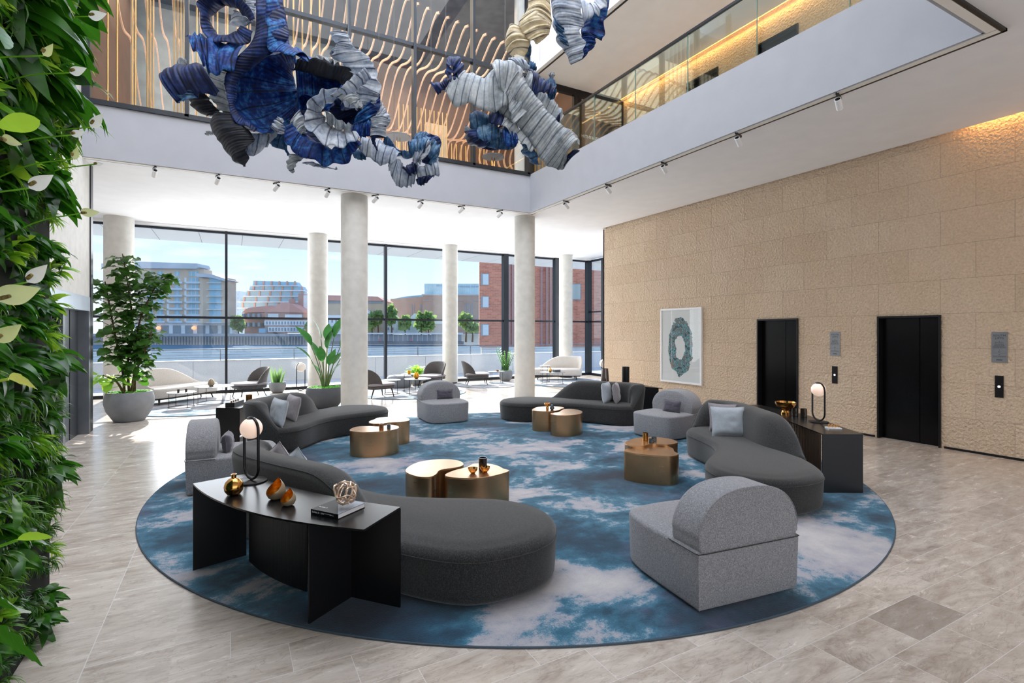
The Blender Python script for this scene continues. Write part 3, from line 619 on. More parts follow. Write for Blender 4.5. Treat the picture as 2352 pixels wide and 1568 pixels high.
# ================================================================ CUSHIONS
def cushion(loc, w, h, th, rot, mat_, label, group=None):
    t_ = thing('cushion', loc, label, 'cushion', 0, group); t_.rotation_euler = rot
    N = 16; b = MB()
    for sgn in (1, -1):
        vs_ = []
        for i in range(N+1):
            for j in range(N+1):
                x, y = 2*i/N-1, 2*j/N-1
                px_ = x*(1-0.07*(1-y*y)); py_ = y*(1-0.07*(1-x*x)); k = max(0, (1-x**4)*(1-y**4))**0.5
                wr = 0.012*noise.noise(Vector((x*3+loc[0]*7, y*3+loc[1]*5, sgn)))*k
                vs_.append((px_*w/2, (sgn*(th/2*k)+wr), h/2+py_*h/2))
        fs = [(i*(N+1)+j, (i+1)*(N+1)+j, (i+1)*(N+1)+j+1, i*(N+1)+j+1) for i in range(N) for j in range(N)]
        if sgn < 0: fs = [f[::-1] for f in fs]
        b.add(vs_, fs)
    o = b.build('cover', mat_, t_, angle=2.0)
    edge = [(x*(1-0.07*(1-y*y))*w/2, 0, h/2+y*(1-0.07*(1-x*x))*h/2) for x, y in [(-1+2*i/12, -1) for i in range(12)]+[(1, -1+2*i/12) for i in range(12)]+[(1-2*i/12, 1) for i in range(12)]+[(-1, 1-2*i/12) for i in range(12)]]
    MB().tube(edge, 0.004, 5, True).build('piping', mat_, t_); return t_
def rel(S, a, b_, z): p = S[1](a, b_); return (S[0].location.x+p.x, S[0].location.y+p.y, z)
x, y = at(683, 1063, .5)
cushion(rel(SA, 1.93, -.0, .425), .40, .40, .13, (-0.2, 0.6, 2.3), M['cush_taupe'], 'taupe cushion on the front sofa, farther one of the pair', 'cushions on the front sofa')
cushion(rel(SA, 1.62, -.08, .425), .40, .40, .13, (-0.25, 0.55, 2.35), M['cush_silver'], 'silver cushion on the front sofa, nearer one of the pair', 'cushions on the front sofa')
cushion(rel(SB, 2.12, .14, .425), .42, .42, .14, (-0.2, 0.05, -1.15), M['cush_silver'], 'silver cushion at the left end of the back left sofa', 'cushions on the back left sofa')
cushion(rel(SB, 1.66, -.02, .425), .42, .42, .14, (-0.2, 0.05, -1.25), M['cush_taupe'], 'taupe cushion on the back left sofa, right one of the pair', 'cushions on the back left sofa')
cushion(rel(SC_, 1.72, .06, .425), .40, .42, .14, (-0.1, 0.0, 0.55), M['cush_silver'], 'silver cushion on the back right sofa, left one of the pair', 'cushions on the back right sofa')
cushion(rel(SC_, 1.93, .06, .425), .40, .42, .14, (-0.12, 0.0, 0.75), M['cush_taupe'], 'taupe cushion in the corner of the back right sofa', 'cushions on the back right sofa')
cushion(rel(SD, 1.80, -.04, .425), .44, .42, .14, (-0.3, 0.05, -0.55), M['cush_taupe'], 'taupe cushion on the right sofa, tucked behind the silver one', 'cushions on the right sofa')
cushion(rel(SD, 1.47, -.02, .425), .46, .42, .14, (-0.3, 0.0, -0.65), M['cush_silver'], 'silver cushion in front of the taupe one on the right sofa', 'cushions on the right sofa')
cushion((4.08, 10.55, .44), .36, .20, .10, (-.12, 0, math.radians(-3)), M['cush_plum'], 'plum grey bolster cushion on the far armchair')
cushion((-0.02, 7.25, .44), .34, .22, .12, (-.1, 0, math.radians(83)), M['cush_plum'], 'plum grey bolster cushion on the left armchair')
cushion((7.02, 6.88, .44), .36, .21, .10, (-.15, 0.05, math.radians(-80)), M['cush_plum'], 'plum grey bolster cushion on the armchair below the artwork')
# ================================================================ BRONZE NESTING TABLES
def nest(pts, zt, label, group, nudge=(0, 0)):
    W_ = [at(px, py, zt) for px, py in pts]; cx = sum(p[0] for p in W_)/len(W_); cy = sum(p[1] for p in W_)/len(W_)
    t_ = thing('bronze_side_table', (cx+nudge[0], cy+nudge[1], RUGZ), label, 'table', 0, group)
    P = smoothpoly([(p[0]-cx, p[1]-cy) for p in W_], 90); h = zt-RUGZ
    MB().soft(P, 0.0, h-0.012, 0.001, 0.001, 0, 0.004, seg=1).build('drum', M['bronze'], t_, angle=0.5)
    MB().soft(P, h-0.012, h, 0.004, 0.002, 0, 0, seg=2).build('table_top', M['bronze'], t_, angle=0.35)
    return t_
T2L = nest([(932, 1083), (959, 1093.6), (987, 1094.6), (1001, 1089), (1009, 1080), (1025, 1075.9), (1052.6, 1072), (1065, 1065.6), (1052.6, 1057), (1015, 1053.8), (968, 1059), (940, 1070)], .40, 'bronze bean shaped table, left one of the pair behind the front sofa', 'bronze tables behind the front sofa')
T2R = nest([(1022.6, 1089), (1034, 1095), (1080.6, 1097.4), (1118, 1094.6), (1146, 1089), (1169.9, 1080.5), (1155.5, 1075), (1142.4, 1068.4), (1118, 1063.7), (1088, 1064.6), (1071.3, 1072), (1043, 1079.6)], .40, 'bronze bean shaped table holding a dark glass and two small gold bowls', 'bronze tables behind the front sofa')
T1F = nest([(803.4, 986), (818.7, 979.5), (846.8, 978.0), (872, 978.9), (897, 975), (915, 978.6), (912, 984), (884, 989.5), (837, 992), (811, 990)], .40, 'bronze bean shaped table before the back left sofa, front one holding the copper cup', 'bronze tables before the back left sofa')
T1B = nest([(846, 969), (858, 964), (868, 960), (893.5, 958.5), (931, 960), (940, 965.5), (921.6, 969.6), (893.5, 971), (874.8, 973.5), (854, 973.5)], .40, 'bronze bean shaped table before the back left sofa, rear one with an empty top', 'bronze tables before the back left sofa', (0.02, 0.05))
z4 = lambda L_: [(1140+a/6.533, 840+b_/6.533) for a, b_ in L_]
T3L = nest(z4([(545, 655), (620, 620), (780, 608), (950, 612), (1030, 630), (985, 648), (930, 668), (820, 683), (650, 680), (570, 672)]), .40, 'bronze table holding the gold goblet and small grey vase', 'bronze tables before the back right sofa', (0, 0.02))
T3R = nest(z4([(812, 712), (880, 700), (950, 685), (985, 660), (1030, 648), (1120, 645), (1240, 660), (1293, 690), (1250, 720), (1100, 740), (900, 738)]), .40, 'bronze table with a bare top before the back right sofa', 'bronze tables before the back right sofa')
z5 = lambda L_: [(1400+a/6.273, 880+b_/6.273) for a, b_ in L_]
T4B = nest(z5([(235, 860), (400, 795), (650, 780), (900, 810), (1000, 860), (850, 890), (650, 880), (500, 908), (300, 905)]), .41, 'bronze table by the right sofa, rear one holding a gold tumbler and two glasses', 'bronze tables by the right sofa', (0.02, 0.04))
T4F = nest(z5([(190, 960), (300, 925), (500, 915), (620, 885), (760, 885), (890, 925), (920, 975), (980, 1015), (850, 1040), (500, 1020), (300, 990)]), .38, 'bronze table by the right sofa, front one with a bare top', 'bronze tables by the right sofa', (-0.0, -0.02))
# ================================================================ CONSOLES
def console(fc, lb, H=.70, rz=0, loc=(0, 0)):
    """fc: plan corners LF, RF (camera side, bowed outwards), RB, LB in world coordinates"""
    LF, RF, RB, LB = [Vector(p) for p in fc]; c = (LF+RF+RB+LB)/4
    t_ = thing('console_table', (c.x, c.y, RUGZ), lb, 'console', 0)
    LF, RF, RB, LB = LF-c, RF-c, RB-c, LB-c; H = H-RUGZ
    out = ((LF+RF)/2-(LB+RB)/2).normalized(); bow = 0.16
    arc = [LF.lerp(RF, k/20)+out*bow*4*(k/20)*(1-k/20) for k in range(21)]
    back = [RB.lerp(LB, k/12)+out*0.5*bow*4*(k/12)*(1-k/12) for k in range(13)]
    P = arc+back
    if area2(P) < 0: P = P[::-1]
    b = MB(); n = len(P); b.add([(p.x, p.y, z) for z in (H-.012, H) for p in P], [tuple(range(n-1, -1, -1)), tuple(range(n, 2*n))]+[(i, (i+1) % n, n+(i+1) % n, n+i) for i in range(n)])
    b.build('console_top', M['console'], t_, False)
    def panel(a, c_, nm='side_panel', inn=0.012):
        d = (c_-a).normalized(); nn = Vector((-d.y, d.x))*0.006
        q = [a-nn, c_-nn, c_+nn, a+nn]; MB().add([(p.x, p.y, z) for z in (0, H-.012) for p in q], [(0, 3, 2, 1), (4, 5, 6, 7), (0, 1, 5, 4), (1, 2, 6, 5), (2, 3, 7, 6), (3, 0, 4, 7)]).build(nm, M['black_metal'], t_, False)
    panel(LF, LF.lerp(LB, .96)); A_ = Vector(at(709, 1437))-c; K = Vector(at(807, 1374))-c; panel(A_, K); panel(K, RB)
    # fluted curved screen between the panels
    a0 = Vector(at(573.5, 1291))-c; a1 = Vector(at(706, 1362))-c; scr = [a0.lerp(a1, k/60)+out*0.04*4*(k/60)*(1-k/60) for k in range(61)]; b = MB()
    for i in range(60):
        p, q = scr[i], scr[i+1]; d = (q-p).normalized(); m_ = (p+q)/2; b.cyl(m_.x, m_.y, 0.008, 0, H-.012, 6)
    b.build('fluted_screen', M['ribbed'], t_)
    return t_
console([(-.262, 4.80), (.71, 3.19), (1.02, 3.48), (.13, 4.92)], 'black metal console with a bowed front carrying the books, vases and globe lamp')
# right console stands behind sofa D
def console_box(fc, lb, H=.70):
    P = [Vector(p) for p in fc]; c = sum(P, Vector((0, 0)))/len(P); t_ = thing('console_table', (c.x, c.y, RUGZ), lb, 'console', 0)
    P = [p-c for p in P]; H -= RUGZ
    if area2(P) < 0: P = P[::-1]
    n = len(P); Q = inset(P, -0.0)
    MB().add([(p.x, p.y, z) for z in (H-.012, H) for p in P], [tuple(range(n-1, -1, -1)), tuple(range(n, 2*n))]+[(i, (i+1) % n, n+(i+1) % n, n+i) for i in range(n)]).build('console_top', M['console'], t_, False)
    return t_, P, H
def wallpanel(t_, a, c_, H, m=None, nm='side_panel'):
    d = (c_-a).normalized(); nn = Vector((-d.y, d.x))*0.006; q = [a-nn, c_-nn, c_+nn, a+nn]
    MB().add([(p.x, p.y, z) for z in (0, H-.012) for p in q], [(0, 3, 2, 1), (4, 5, 6, 7), (0, 1, 5, 4), (1, 2, 6, 5), (2, 3, 7, 6), (3, 0, 4, 7)]).build(nm, m or M['black_metal'], t_, False)
t_, P, H = console_box([(6.088, 3.591), (6.50, 3.36), (7.30, 4.55), (7.62, 5.55), (7.15, 5.72), (6.9, 5.0), (6.65, 4.45)], 'black console behind the right sofa carrying the gold bowl and globe lamp')
c = t_.location; Wp = lambda x, y: Vector((x-c.x, y-c.y))
wallpanel(t_, Wp(6.088, 3.60), Wp(6.50, 3.37), H); wallpanel(t_, Wp(7.16, 5.71), Wp(7.60, 5.54), H)
b = MB(); A_, B_ = Wp(6.12, 3.64), Wp(7.16, 5.69)
for i in range(52):
    p = A_.lerp(B_, i/51)+Vector((0.33, -0.17))*0.42*4*(i/51)*(1-i/51); b.cyl(p.x, p.y, 0.009, 0, H-.012, 6)
b.build('fluted_screen', plain('ribbed_bronze_screen', (86, 72, 62), 0.35, 0.6), t_)
t_, P, H = console_box([(-.20, 9.42), (.12, 9.15), (.35, 9.6), (.62, 10.6), (.3, 10.95), (0.0, 10.3)], 'black console at the back left end of the back left sofa'); c = t_.location; Wp = lambda x, y: Vector((x-c.x, y-c.y))
for a, d_ in (((-.20, 9.42), (.12, 9.16)), ((-.20, 9.42), (0, 10.3)), ((0, 10.3), (.3, 10.94))): wallpanel(t_, Wp(*a), Wp(*d_), H)
t_, P, H = console_box([(8.02, 8.1), (8.18, 8.9), (7.9, 9.8), (7.35, 10.3), (7.1, 10.1), (7.6, 9.55), (7.86, 8.7)], 'black console behind the back right sofa carrying two tall vases'); c = t_.location; Wp = lambda x, y: Vector((x-c.x, y-c.y))
wallpanel(t_, Wp(8.0, 8.2), Wp(7.87, 8.66), H); wallpanel(t_, Wp(7.12, 10.1), Wp(7.35, 10.29), H); wallpanel(t_, Wp(7.87, 8.72), Wp(7.62, 9.5), H, nm='screen')
# ================================================================ GLOBE LAMPS
def loop_lamp(loc, H, W_, gr, rz, label, base_r=.13, r=.011, mat_='globe', basez=0.012, group=None, base=True):
    t_ = thing('globe_lamp', loc, label, 'lamp', rz, group)
    if base: MB().lathe([(base_r, 0), (base_r, basez*.7), (base_r-.006, basez)], 40).build('base', M['black_metal'], t_)
    R_ = W_/2; z0 = basez+R_+r; z1 = H-R_-r; pts = [(R_*math.cos(a), 0, z1+R_*math.sin(a)) for a in [PI*i/14 for i in range(15)]]+[(-R_*math.cos(a), 0, z0-R_*math.sin(a)) for a in [PI*i/14 for i in range(15)]]
    MB().tube(pts, r, 8, True).build('loop_frame', M['black_metal'], t_)
    gz = H-gr-.012
    g = MB().lathe([(0.002, gz-gr)]+[(gr*math.sin(PI*i/20), gz-gr*math.cos(PI*i/20)) for i in range(1, 20)]+[(0.002, gz+gr)], 32, Matrix.Translation((0, -R_*.0, 0))).build('globe', M[mat_], t_)
    g.location = (0, 0, 0)
    MB().lathe([(gr*.42, gz+gr*.90), (gr*.36, gz+gr*1.0), (gr*.1, gz+gr*1.04)], 20).build('cap', M['black_metal'], t_).location = g.location
    if mat_ == 'globe':
        l_ = lamp('globe_bulb', 'POINT', (0, 0, 0), 3.0, (1, .86, .74), shadow_soft_size=gr*1.05); l_.location = (loc[0], loc[1], loc[2]+gz)
    return t_
x, y = at(577, 1105, .70); loop_lamp((x, y, .70), .52, .19, .083, -1.05, 'lit globe lamp with a tall black loop on the front console', base_r=.12)
x, y = at(1880, 969, .70); loop_lamp((x, y, .70), .53, .20, .088, -1.82, 'lit globe lamp with a tall black loop on the console by the lift doors', base_r=.12)
loop_lamp((1.95, 17.6, 0), .93, .30, .15, 0.5, 'floor lamp with a white globe in a black loop beside the left window column', .16, .014, 'globe_off', .014)
loop_lamp((11.55, 14.5, 0), .93, .30, .15, 0.5, 'floor lamp with a white globe in a black loop beyond the stone wall', .16, .014, 'globe_off', .014)
# ================================================================ THINGS ON THE CONSOLES AND TABLES
def lathe_thing(name, loc, prof, m, label, cat, part='body', n=32, group=None, rot=None, extra=None, cap1=False):
    t_ = thing(name, loc, label, cat, 0, group)
    if rot: t_.rotation_euler = rot
    MB().lathe(prof, n, None, True, cap1).build(part, m, t_)
    if extra: extra(t_)
    return t_
def on(px, py, z): x, y = at(px, py, z); return (x, y, z)
def cup(loc, r, h, m, label, cat='glass', group=None, name='tumbler'):
    return lathe_thing(name, loc, [(r*.9, 0), (r, .004), (r, h), (r-.003, h), (r-.004, .008), (0.001, .006)], m, label, cat, 'cup_wall', 24, group)
def bowl(loc, r, h, m, label, group=None):
    return lathe_thing('bowl', loc, [(r*.4, 0), (r*.42, .004), (r*.8, h*.5), (r, h), (r*.97, h), (r*.75, h*.5), (0.001, .008)], m, label, 'bowl', 'bowl_wall', 28, group)
H7 = .70
lathe_thing('round_vase', on(537, 1135, H7), [(.02, 0), (.045, .006), (.062, .03), (.066, .06), (.058, .09), (.036, .113), (.017, .123), (.016, .145), (.019, .15), (.015, .15), (.013, .12)], M['gold'], 'shiny brass round vase with a short neck on the front console', 'vase', extra=lambda t_: MB().lathe([(.0165, .124), (.0175, .146), (.0165, .146)], 20, None, False, False).build('neck', M['gold'], t_))
def tealight(loc, s, label, rz):
    t_ = thing('slanted_bowl', loc, label, 'candle holder', rz, 'slanted champagne bowls with gold insides'); n = 32
    prof = [(.028, 0), (.046, .012), (.058, .036), (.058, .062), (.048, .09), (.032, .115), (.016, .135)]
    def cut(r, z, a):   # slanted opening: lower on the front side
        zc = .075+.045*math.sin(a)
        return min(z, zc+0.0)
    R = []; 
    for r, z in prof:
        ring = []
        for j in range(n):
            a = 2*PI*j/n; top = 0.085+0.05*math.cos(a); zz = z if z < top else top
            k = 0 if z < top else (z-top); rr = r
            if z > top:
                rr = None
                for (r0, z0), (r1, z1) in zip(prof, prof[1:]):
                    if z0 <= top <= z1: rr = r0+(r1-r0)*(top-z0)/(z1-z0)
                rr = rr or r
            ring.append((rr*math.cos(a)*s, rr*math.sin(a)*s, zz*s))
        R.append(ring)
    MB().rings(R, True, True, False).build('shell', M['champagne'], t_)
    MB().rings([[(x*.94, y*.94, max(z, .004)*1.0-0.0005) for x, y, z in r_] for r_ in R][::-1], True, False, True).build('inner_lining', M['goldleaf'], t_)
tealight(on(634, 1145, H7), 1.12, 'taller slanted bowl with a gold leaf inside on the front console', 0.5)
tealight(on(662, 1160, H7), .86, 'smaller slanted bowl with a gold leaf inside, nearer the camera', 0.6)
# coffee table book
cn = [Vector((*at(px, py, .735), .735)) for px, py in ((714, 1168), (798, 1185), (861, 1156), (788, 1146))]
bx = (cn[1]-cn[0]).normalized(); L1 = (cn[1]-cn[0]).length; L2 = .25
by = Vector((-bx.y, bx.x, 0)); ang = math.atan2(bx.y, bx.x)
bk = thing('art_book', (cn[0].x, cn[0].y, H7), 'large black and grey art book lying on the front console', 'book', ang)
L1 = .235
MB().box(.004, L1-.004, .004, L2-.004, .004, .030).build('page_block', M['white'], bk, False)
M['bookblack'] = plain('book_cloth_black', (18, 18, 20), 0.5); M['bookgrey'] = plain('book_jacket_grey', (134, 142, 156), 0.35, var=0.02)
b = MB(); b.box(0, L1, 0, L2, 0, .004); b.box(0, L1, 0, .004, 0, .034); b.build('spine', M['bookblack'], bk, False)
b = MB(); b.add([(0, 0, .030), (L1, 0, .030), (0, L2, .030), (0, 0, .0342), (L1, 0, .0342), (0, L2, .0342)], [(0, 2, 1), (3, 4, 5), (0, 1, 4, 3), (1, 2, 5, 4), (2, 0, 3, 5)]); b.build('cover', M['bookblack'], bk, False)
b = MB(); b.add([(L1, 0, .030), (L1, L2, .030), (0, L2, .030), (L1, 0, .0342), (L1, L2, .0342), (0, L2, .0342)], [(0, 2, 1), (3, 4, 5), (0, 1, 4, 3), (1, 2, 5, 4), (2, 0, 3, 5)]); b.build('cover', M['bookgrey'], bk, False)
text('spine_lettering', 'Exhibit A', .017, Matrix.Translation((.012, -.0004, .018)) @ R90, M['white'], bk, .0004, 'LEFT')
text('spine_lettering', 'A Collection of Art and Interior Spaces\nNew Work', .0058, Matrix.Translation((.088, -.0004, .018)) @ R90, M['white'], bk, .0003, 'LEFT')
text('spine_lettering', 'An Art Library', .0058, Matrix.Translation((.165, -.0004, .018)) @ R90, M['white'], bk, .0003, 'LEFT')
text('cover_lettering', 'Exhibit A', .02, Matrix.Translation((.012, .06, .0343)) @ Matrix.Rotation(0.0, 4, 'Z'), M['white'], bk, .0003, 'LEFT')
# knotted glass ornament
kx = cn[0].lerp(cn[2], .52); kn = thing('knotted_ornament', (kx.x, kx.y, .7345), 'knotted gold tinted glass ball resting on the art book', 'ornament')
t = NT('gold_tinted_glass'); t.col((226, 200, 176)); t.set(0.08, 0.55, coat=0.6); M['knot'] = t.m
for q, (rx, ry, ph) in enumerate(((0.4, 0.2, 0), (1.3, 0.7, 1), (2.2, 1.9, 2), (0.2, 1.2, 3), (1.7, 2.6, 1.5), (2.8, 0.9, .6), (0.9, 2.2, 2.4))):
    Rm = Matrix.Rotation(rx, 3, 'X') @ Matrix.Rotation(ry, 3, 'Y'); rad = .072
    MB().tube([Rm @ Vector((rad*(1+.07*math.sin(5*a+ph))*math.cos(a), rad*(1+.07*math.sin(5*a+ph))*math.sin(a), .02*math.sin(3*a+ph)+.012)) + Vector((0, 0, .088)) for a in [2*PI*i/44 for i in range(44)]], .0062, 8, True).build('glass_loop', M['knot'], kn)
# bronze tables
cup(on(876, 986, .40), .035, .085, plain('copper_mirror', (190, 128, 84), 0.12, 0.95), 'copper tumbler on the front bronze table by the back left sofa', group=None)
cup(on(893, 984, .40), .028, .065, M['greyglass'], 'small smoked grey tumbler beside the copper one')
cup(on(1109, 1079, .40), .045, .135, M['darkglass'], 'dark brown glass tumbler on the bronze table behind the front sofa')
bowl(on(1086, 1086, .40), .055, .055, M['gold'], 'small gold faceted bowl on the bronze table, left one', 'small gold bowls on the bronze table')
bowl(on(1114, 1084, .40), .057, .058, M['gold'], 'small gold faceted bowl on the bronze table, right one', 'small gold bowls on the bronze table')
lathe_thing('goblet', on(1257, 939, .40), [(.026, 0), (.026, .045), (.02, .055), (.05, .075), (.06, .10), (.055, .115), (.05, .115), (.05, .1), (.001, .07)], M['gold'], 'gold goblet on the bronze table by the back right sofa', 'goblet')
lathe_thing('bud_vase', on(1268, 941, .40), [(.02, 0), (.042, .02), (.045, .04), (.03, .075), (.017, .1), (.014, .1), (.025, .07), (.001, .03)], M['greyglass'], 'small round grey glass vase beside the gold goblet', 'vase')
cup(on(1482, 1011, .41), .038, .105, M['gold'], 'textured gold tumbler on the bronze table by the right sofa')
cup(on(1496, 1016, .41), .036, .05, M['greyglass'], 'clear grey tumbler on the bronze table by the right sofa, front one', group='low glasses on the rear bronze table')
cup(on(1502, 1012, .41), .036, .05, M['greyglass'], 'clear grey tumbler on the bronze table by the right sofa, rear one', group='low glasses on the rear bronze table')
# right console
lathe_thing('footed_bowl', on(1804, 950, H7), [(.055, 0), (.055, .01), (.042, .05), (.055, .075), (.11, .1), (.135, .14), (.14, .175), (.13, .175), (.12, .14), (.001, .09)], M['gold'], 'polished gold footed bowl on the right console', 'bowl', extra=lambda t_: MB().cyl(0, 0, .058, 0, .02, 28).build('foot', M['gold'], t_))
cup(on(1826, 955, H7), .042, .115, M['darkglass'], 'dark brown tumbler on the right console, beside the gold bowl')
cup(on(1846, 957, H7), .042, .115, M['darkglass'], 'dark brown tumbler on the right console, beside the lamp')
x, y, z = on(1914, 984, H7); tr = thing('marble_tray', (x, y, z), 'white marble tray holding small brass rings on the right console', 'tray', -.62)
MB().soft([(-.075, -.055), (.075, -.055), (.075, .055), (-.075, .055)], 0, .016, .002, .001, seg=2).build('slab', M['marble'], tr)
for k_ in range(7):
    px_, py_ = -.055+.018*k_, (.02 if k_ % 2 else -.015); b = MB()
    b.tube([(px_+.012*math.cos(a), py_+.012*math.sin(a)*.4, .036+.012*math.sin(a)) for a in [2*PI*i/14 for i in range(14)]], .003, 6, True); b.cyl(px_, py_, .0035, .016, .026, 8)
    b.build('ring', M['gold'], tr)
# back left console
x, y, z = on(545, 936, H7); tr = thing('black_tray', (.06, 9.62, H7), 'black box with a row of small gold knobs on the back left console', 'box', 1.2)
MB().box(-.2, .2, -.07, .07, 0, .06).build('box_body', M['black_metal'], tr, False)
for k_ in range(4): MB().cyl(-.14+.09*k_, 0, .012, .06, .085, 12).build('knob', M['gold'], tr)
cup((.28, 10.05, H7), .05, .11, plain('dark_gold', (150, 104, 52), 0.3, 0.9), 'dark gold tumbler on the back left console')
# back right console
lathe_thing('tall_vase', (7.70, 9.62, H7), [(.10, 0), (.10, .01), (.075, .335), (.07, .335), (.09, .02), (.001, .01)], plain('smoked_taupe_glass', (96, 82, 76), 0.08, 0.3, var=.08, coat=.5), 'tapered smoked glass vase on the console behind the back right sofa', 'vase')
lathe_thing('tall_vase', (7.98, 9.22, H7), [(.082, 0), (.084, .01), (.084, .39), (.076, .39), (.075, .02), (.001, .01)], M['black_metal'], 'tall black ribbed vase on the console behind the back right sofa', 'vase')
# ================================================================ ARTWORK AND LIFT SIGNS
art = thing('framed_artwork', (WX-.001, 9.65, 1.535), 'white framed abstract painting with a ring of teal marbled blots', 'picture')
hw, hh = .69, .965
b = MB()
for y0, y1, z0, z1 in ((-hw, hw, hh-.045, hh), (-hw, hw, -hh, -hh+.045), (-hw, -hw+.045, -hh+.045, hh-.045), (hw-.045, hw, -hh+.045, hh-.045)): b.box(-.05, 0, y0, y1, z0, z1)
b.build('frame', M['white'], art, False)
t = NT('teal_marbled_painting'); sp = t.n.new('ShaderNodeSeparateXYZ'); t.l.new(t.tc.outputs['Object'], sp.inputs[0]); v = t.obj()
yy = t.math('DIVIDE', sp.outputs['Y'], .34); zz = t.math('DIVIDE', t.math('ADD', sp.outputs['Z'], .03), .60)
r_ = t.math('SQRT', t.math('ADD', t.math('MULTIPLY', yy, yy), t.math('MULTIPLY', zz, zz)))
nz = t.noise(v, 5.0, 4, 0.55); d_ = t.math('ABSOLUTE', t.math('SUBTRACT', r_, t.math('ADD', .86, t.math('MULTIPLY', t.math('SUBTRACT', nz, .5), .5))))
mask = t.ramp(t.math('ADD', d_, t.math('MULTIPLY', t.math('SUBTRACT', t.noise(v, 9, 3), .5), .22)), [(.35, 1.0), (.365, 0.0)])
sw = t.wave(v, 4.5, 9, 1.6, 3)
cc = t.ramp(t.mix(.45, sw, t.noise(v, 6, 5, .7)), [(.3, (14, 44, 56)), (.42, (24, 92, 100)), (.52, (60, 156, 162)), (.6, (122, 190, 200)), (.68, (84, 108, 126)), (.8, (112, 96, 84))])
t.col(t.mix(mask, (234, 232, 232), cc)); t.set(.5); MB().box(-.03, -.026, -hw+.045, hw-.045, -hh+.045, hh-.045).build('painting', t.m, art, False)
MB().box(-.036, -.034, -hw+.045, hw-.045, -hh+.045, hh-.045).build('glazing', M['glass'], art, False)
RZY = Matrix(((0, 0, -1, 0), (-1, 0, 0, 0), (0, 1, 0, 0), (0, 0, 0, 1)))   # text plane facing -X, reading towards -Y
M['ink'] = plain('black_lettering', (30, 30, 32), .6)
for (yc, lb) in ((5.78, 'grey south lifts sign between the two lift doors'), (3.36, 'grey south lifts sign at the right edge beside the nearest lift')):
    s_ = thing('lift_sign', (WX, yc, 1.662), lb, 'sign', 0, None)
    MB().box(-.012, 0, -.092, .092, -.232, .232).build('plate', M['silver'], s_, False)
    def tx(body, size, z, nm='lettering'): text(nm, body, size, Matrix.Translation((-.0128, 0, z)) @ RZY, M['ink'], s_, .0006, spacing=1.1)
    tx('SOUTH\nLIFTS', .042, .155); tx('4', .022, .085); tx('Reception\nRestaurant\nFitness Club\nMeeting Rooms', .0215, .035); tx('3', .022, -.045); tx('Bar', .0205, -.069); tx('G', .022, -.112); tx('South Entrance', .0215, -.136)
    for z in (-.018, -.09, -.155): MB().box(-.0135, -.012, -.075, .075, z-.0008, z+.0008).build('rule', M['ink'], s_, False)
    MB().box(-.0134, -.0122, -.035, .035, -.2, -.178).build('emblem', plain('grey_lettering', (96, 98, 100), .6), s_, False)
for (yc, lb) in ((5.785, 'black lift call panel under the sign between the lift doors'), (3.363, 'black lift call panel at the right edge of the stone wall')):
    s_ = thing('call_panel', (WX, yc, 1.068), lb, 'lift button panel'); MB().box(-.012, 0, -.05, .05, -.165, .165).build('plate', M['black_metal'], s_, False)
    MB().lathe([(.018, 0), (.018, .004), (.014, .006)], 20, Matrix.Translation((-.012, 0, .0)) @ Matrix.Rotation(-PI/2, 4, 'Y')).build('call_button', glow('lit_button', (225, 225, 240), 1.5), s_)
# ================================================================ WINDOW LOUNGE
def legs(t_, pts, h, m, r=.022):
    for (x0, y0, x1, y1) in pts: MB().rings([[(x0+r*.9*math.cos(a), y0+r*.9*math.sin(a), h) for a in [PI*i/4 for i in range(8)]], [(x1+r*.45*math.cos(a), y1+r*.45*math.sin(a), 0) for a in [PI*i/4 for i in range(8)]]][::-1]).build('leg', m, t_)
def lounge_chair(x, y, f, label, first=[None]):
    rz = math.atan2(f[1], f[0])-PI/2
    if first[0]: return dup(first[0], (x, y, .016), rz, label)
    t_ = thing('lounge_chair', (x, y, .016), label, 'chair', rz, 'dark lounge chairs by the window')
    sp_ = smoothpoly([(-.33, -.36), (-.36, -.1), (-.35, .25), (-.28, .38), (0, .42), (.28, .38), (.35, .25), (.36, -.1), (.33, -.36), (0, -.40)], 60)
    MB().soft(sp_, .25, .35, .03, .04, 0, 0).build('seat_shell', M['chair'], t_, angle=1.2)
    MB().soft(inset(sp_, .02), .35, .41, .03, .01, .012, 0).build('seat_cushion', M['cush_taupe'], t_, angle=1.2)
    R = []; n = 25
    for i in range(n):
        a = PI*(1.0+i/(n-1)*1.0); s = abs(i/(n-1)-.5)*2; h = .34+.50*(max(0, 1-s**3.2))**.8
        cx, cy = .37*math.cos(a), -.06+.40*math.sin(a)*1.0; ln = .10*(h-.34)/.5
        nx, ny = math.cos(a), math.sin(a); tt = .05
        sec = [(0, .27), (ln*.3, .27+(h-.27)*.5), (ln, h-.02), (ln-.02, h), (ln-tt, h-.02), (ln*.3-tt*1.2, .27+(h-.27)*.5), (-tt*1.3, .33)]
        R.append([(cx+nx*q, cy+ny*q, z) for q, z in sec])
    recalc(MB().rings(R).build('backrest', M['chair'], t_, angle=1.2))
    legs(t_, [(-.26, .28, -.30, .34), (.26, .28, .30, .34), (-.22, -.26, -.27, -.38), (.22, -.26, .27, -.38)], .27, M['black_metal'], .026); first[0] = t_; return t_
lounge_chair(.47, 16.80, (-.93, -.35), 'dark grey lounge chair beside the snake plant at the left window')
lounge_chair(3.72, 14.93, (.95, .30), 'dark grey lounge chair half hidden by the thick column, back to us')
lounge_chair(6.02, 16.85, (-.80, -.6), 'dark grey lounge chair in front of the bright green potted plant')
lounge_chair(7.72, 16.85, (.93, -.30), 'dark grey lounge chair facing right between the two middle columns')
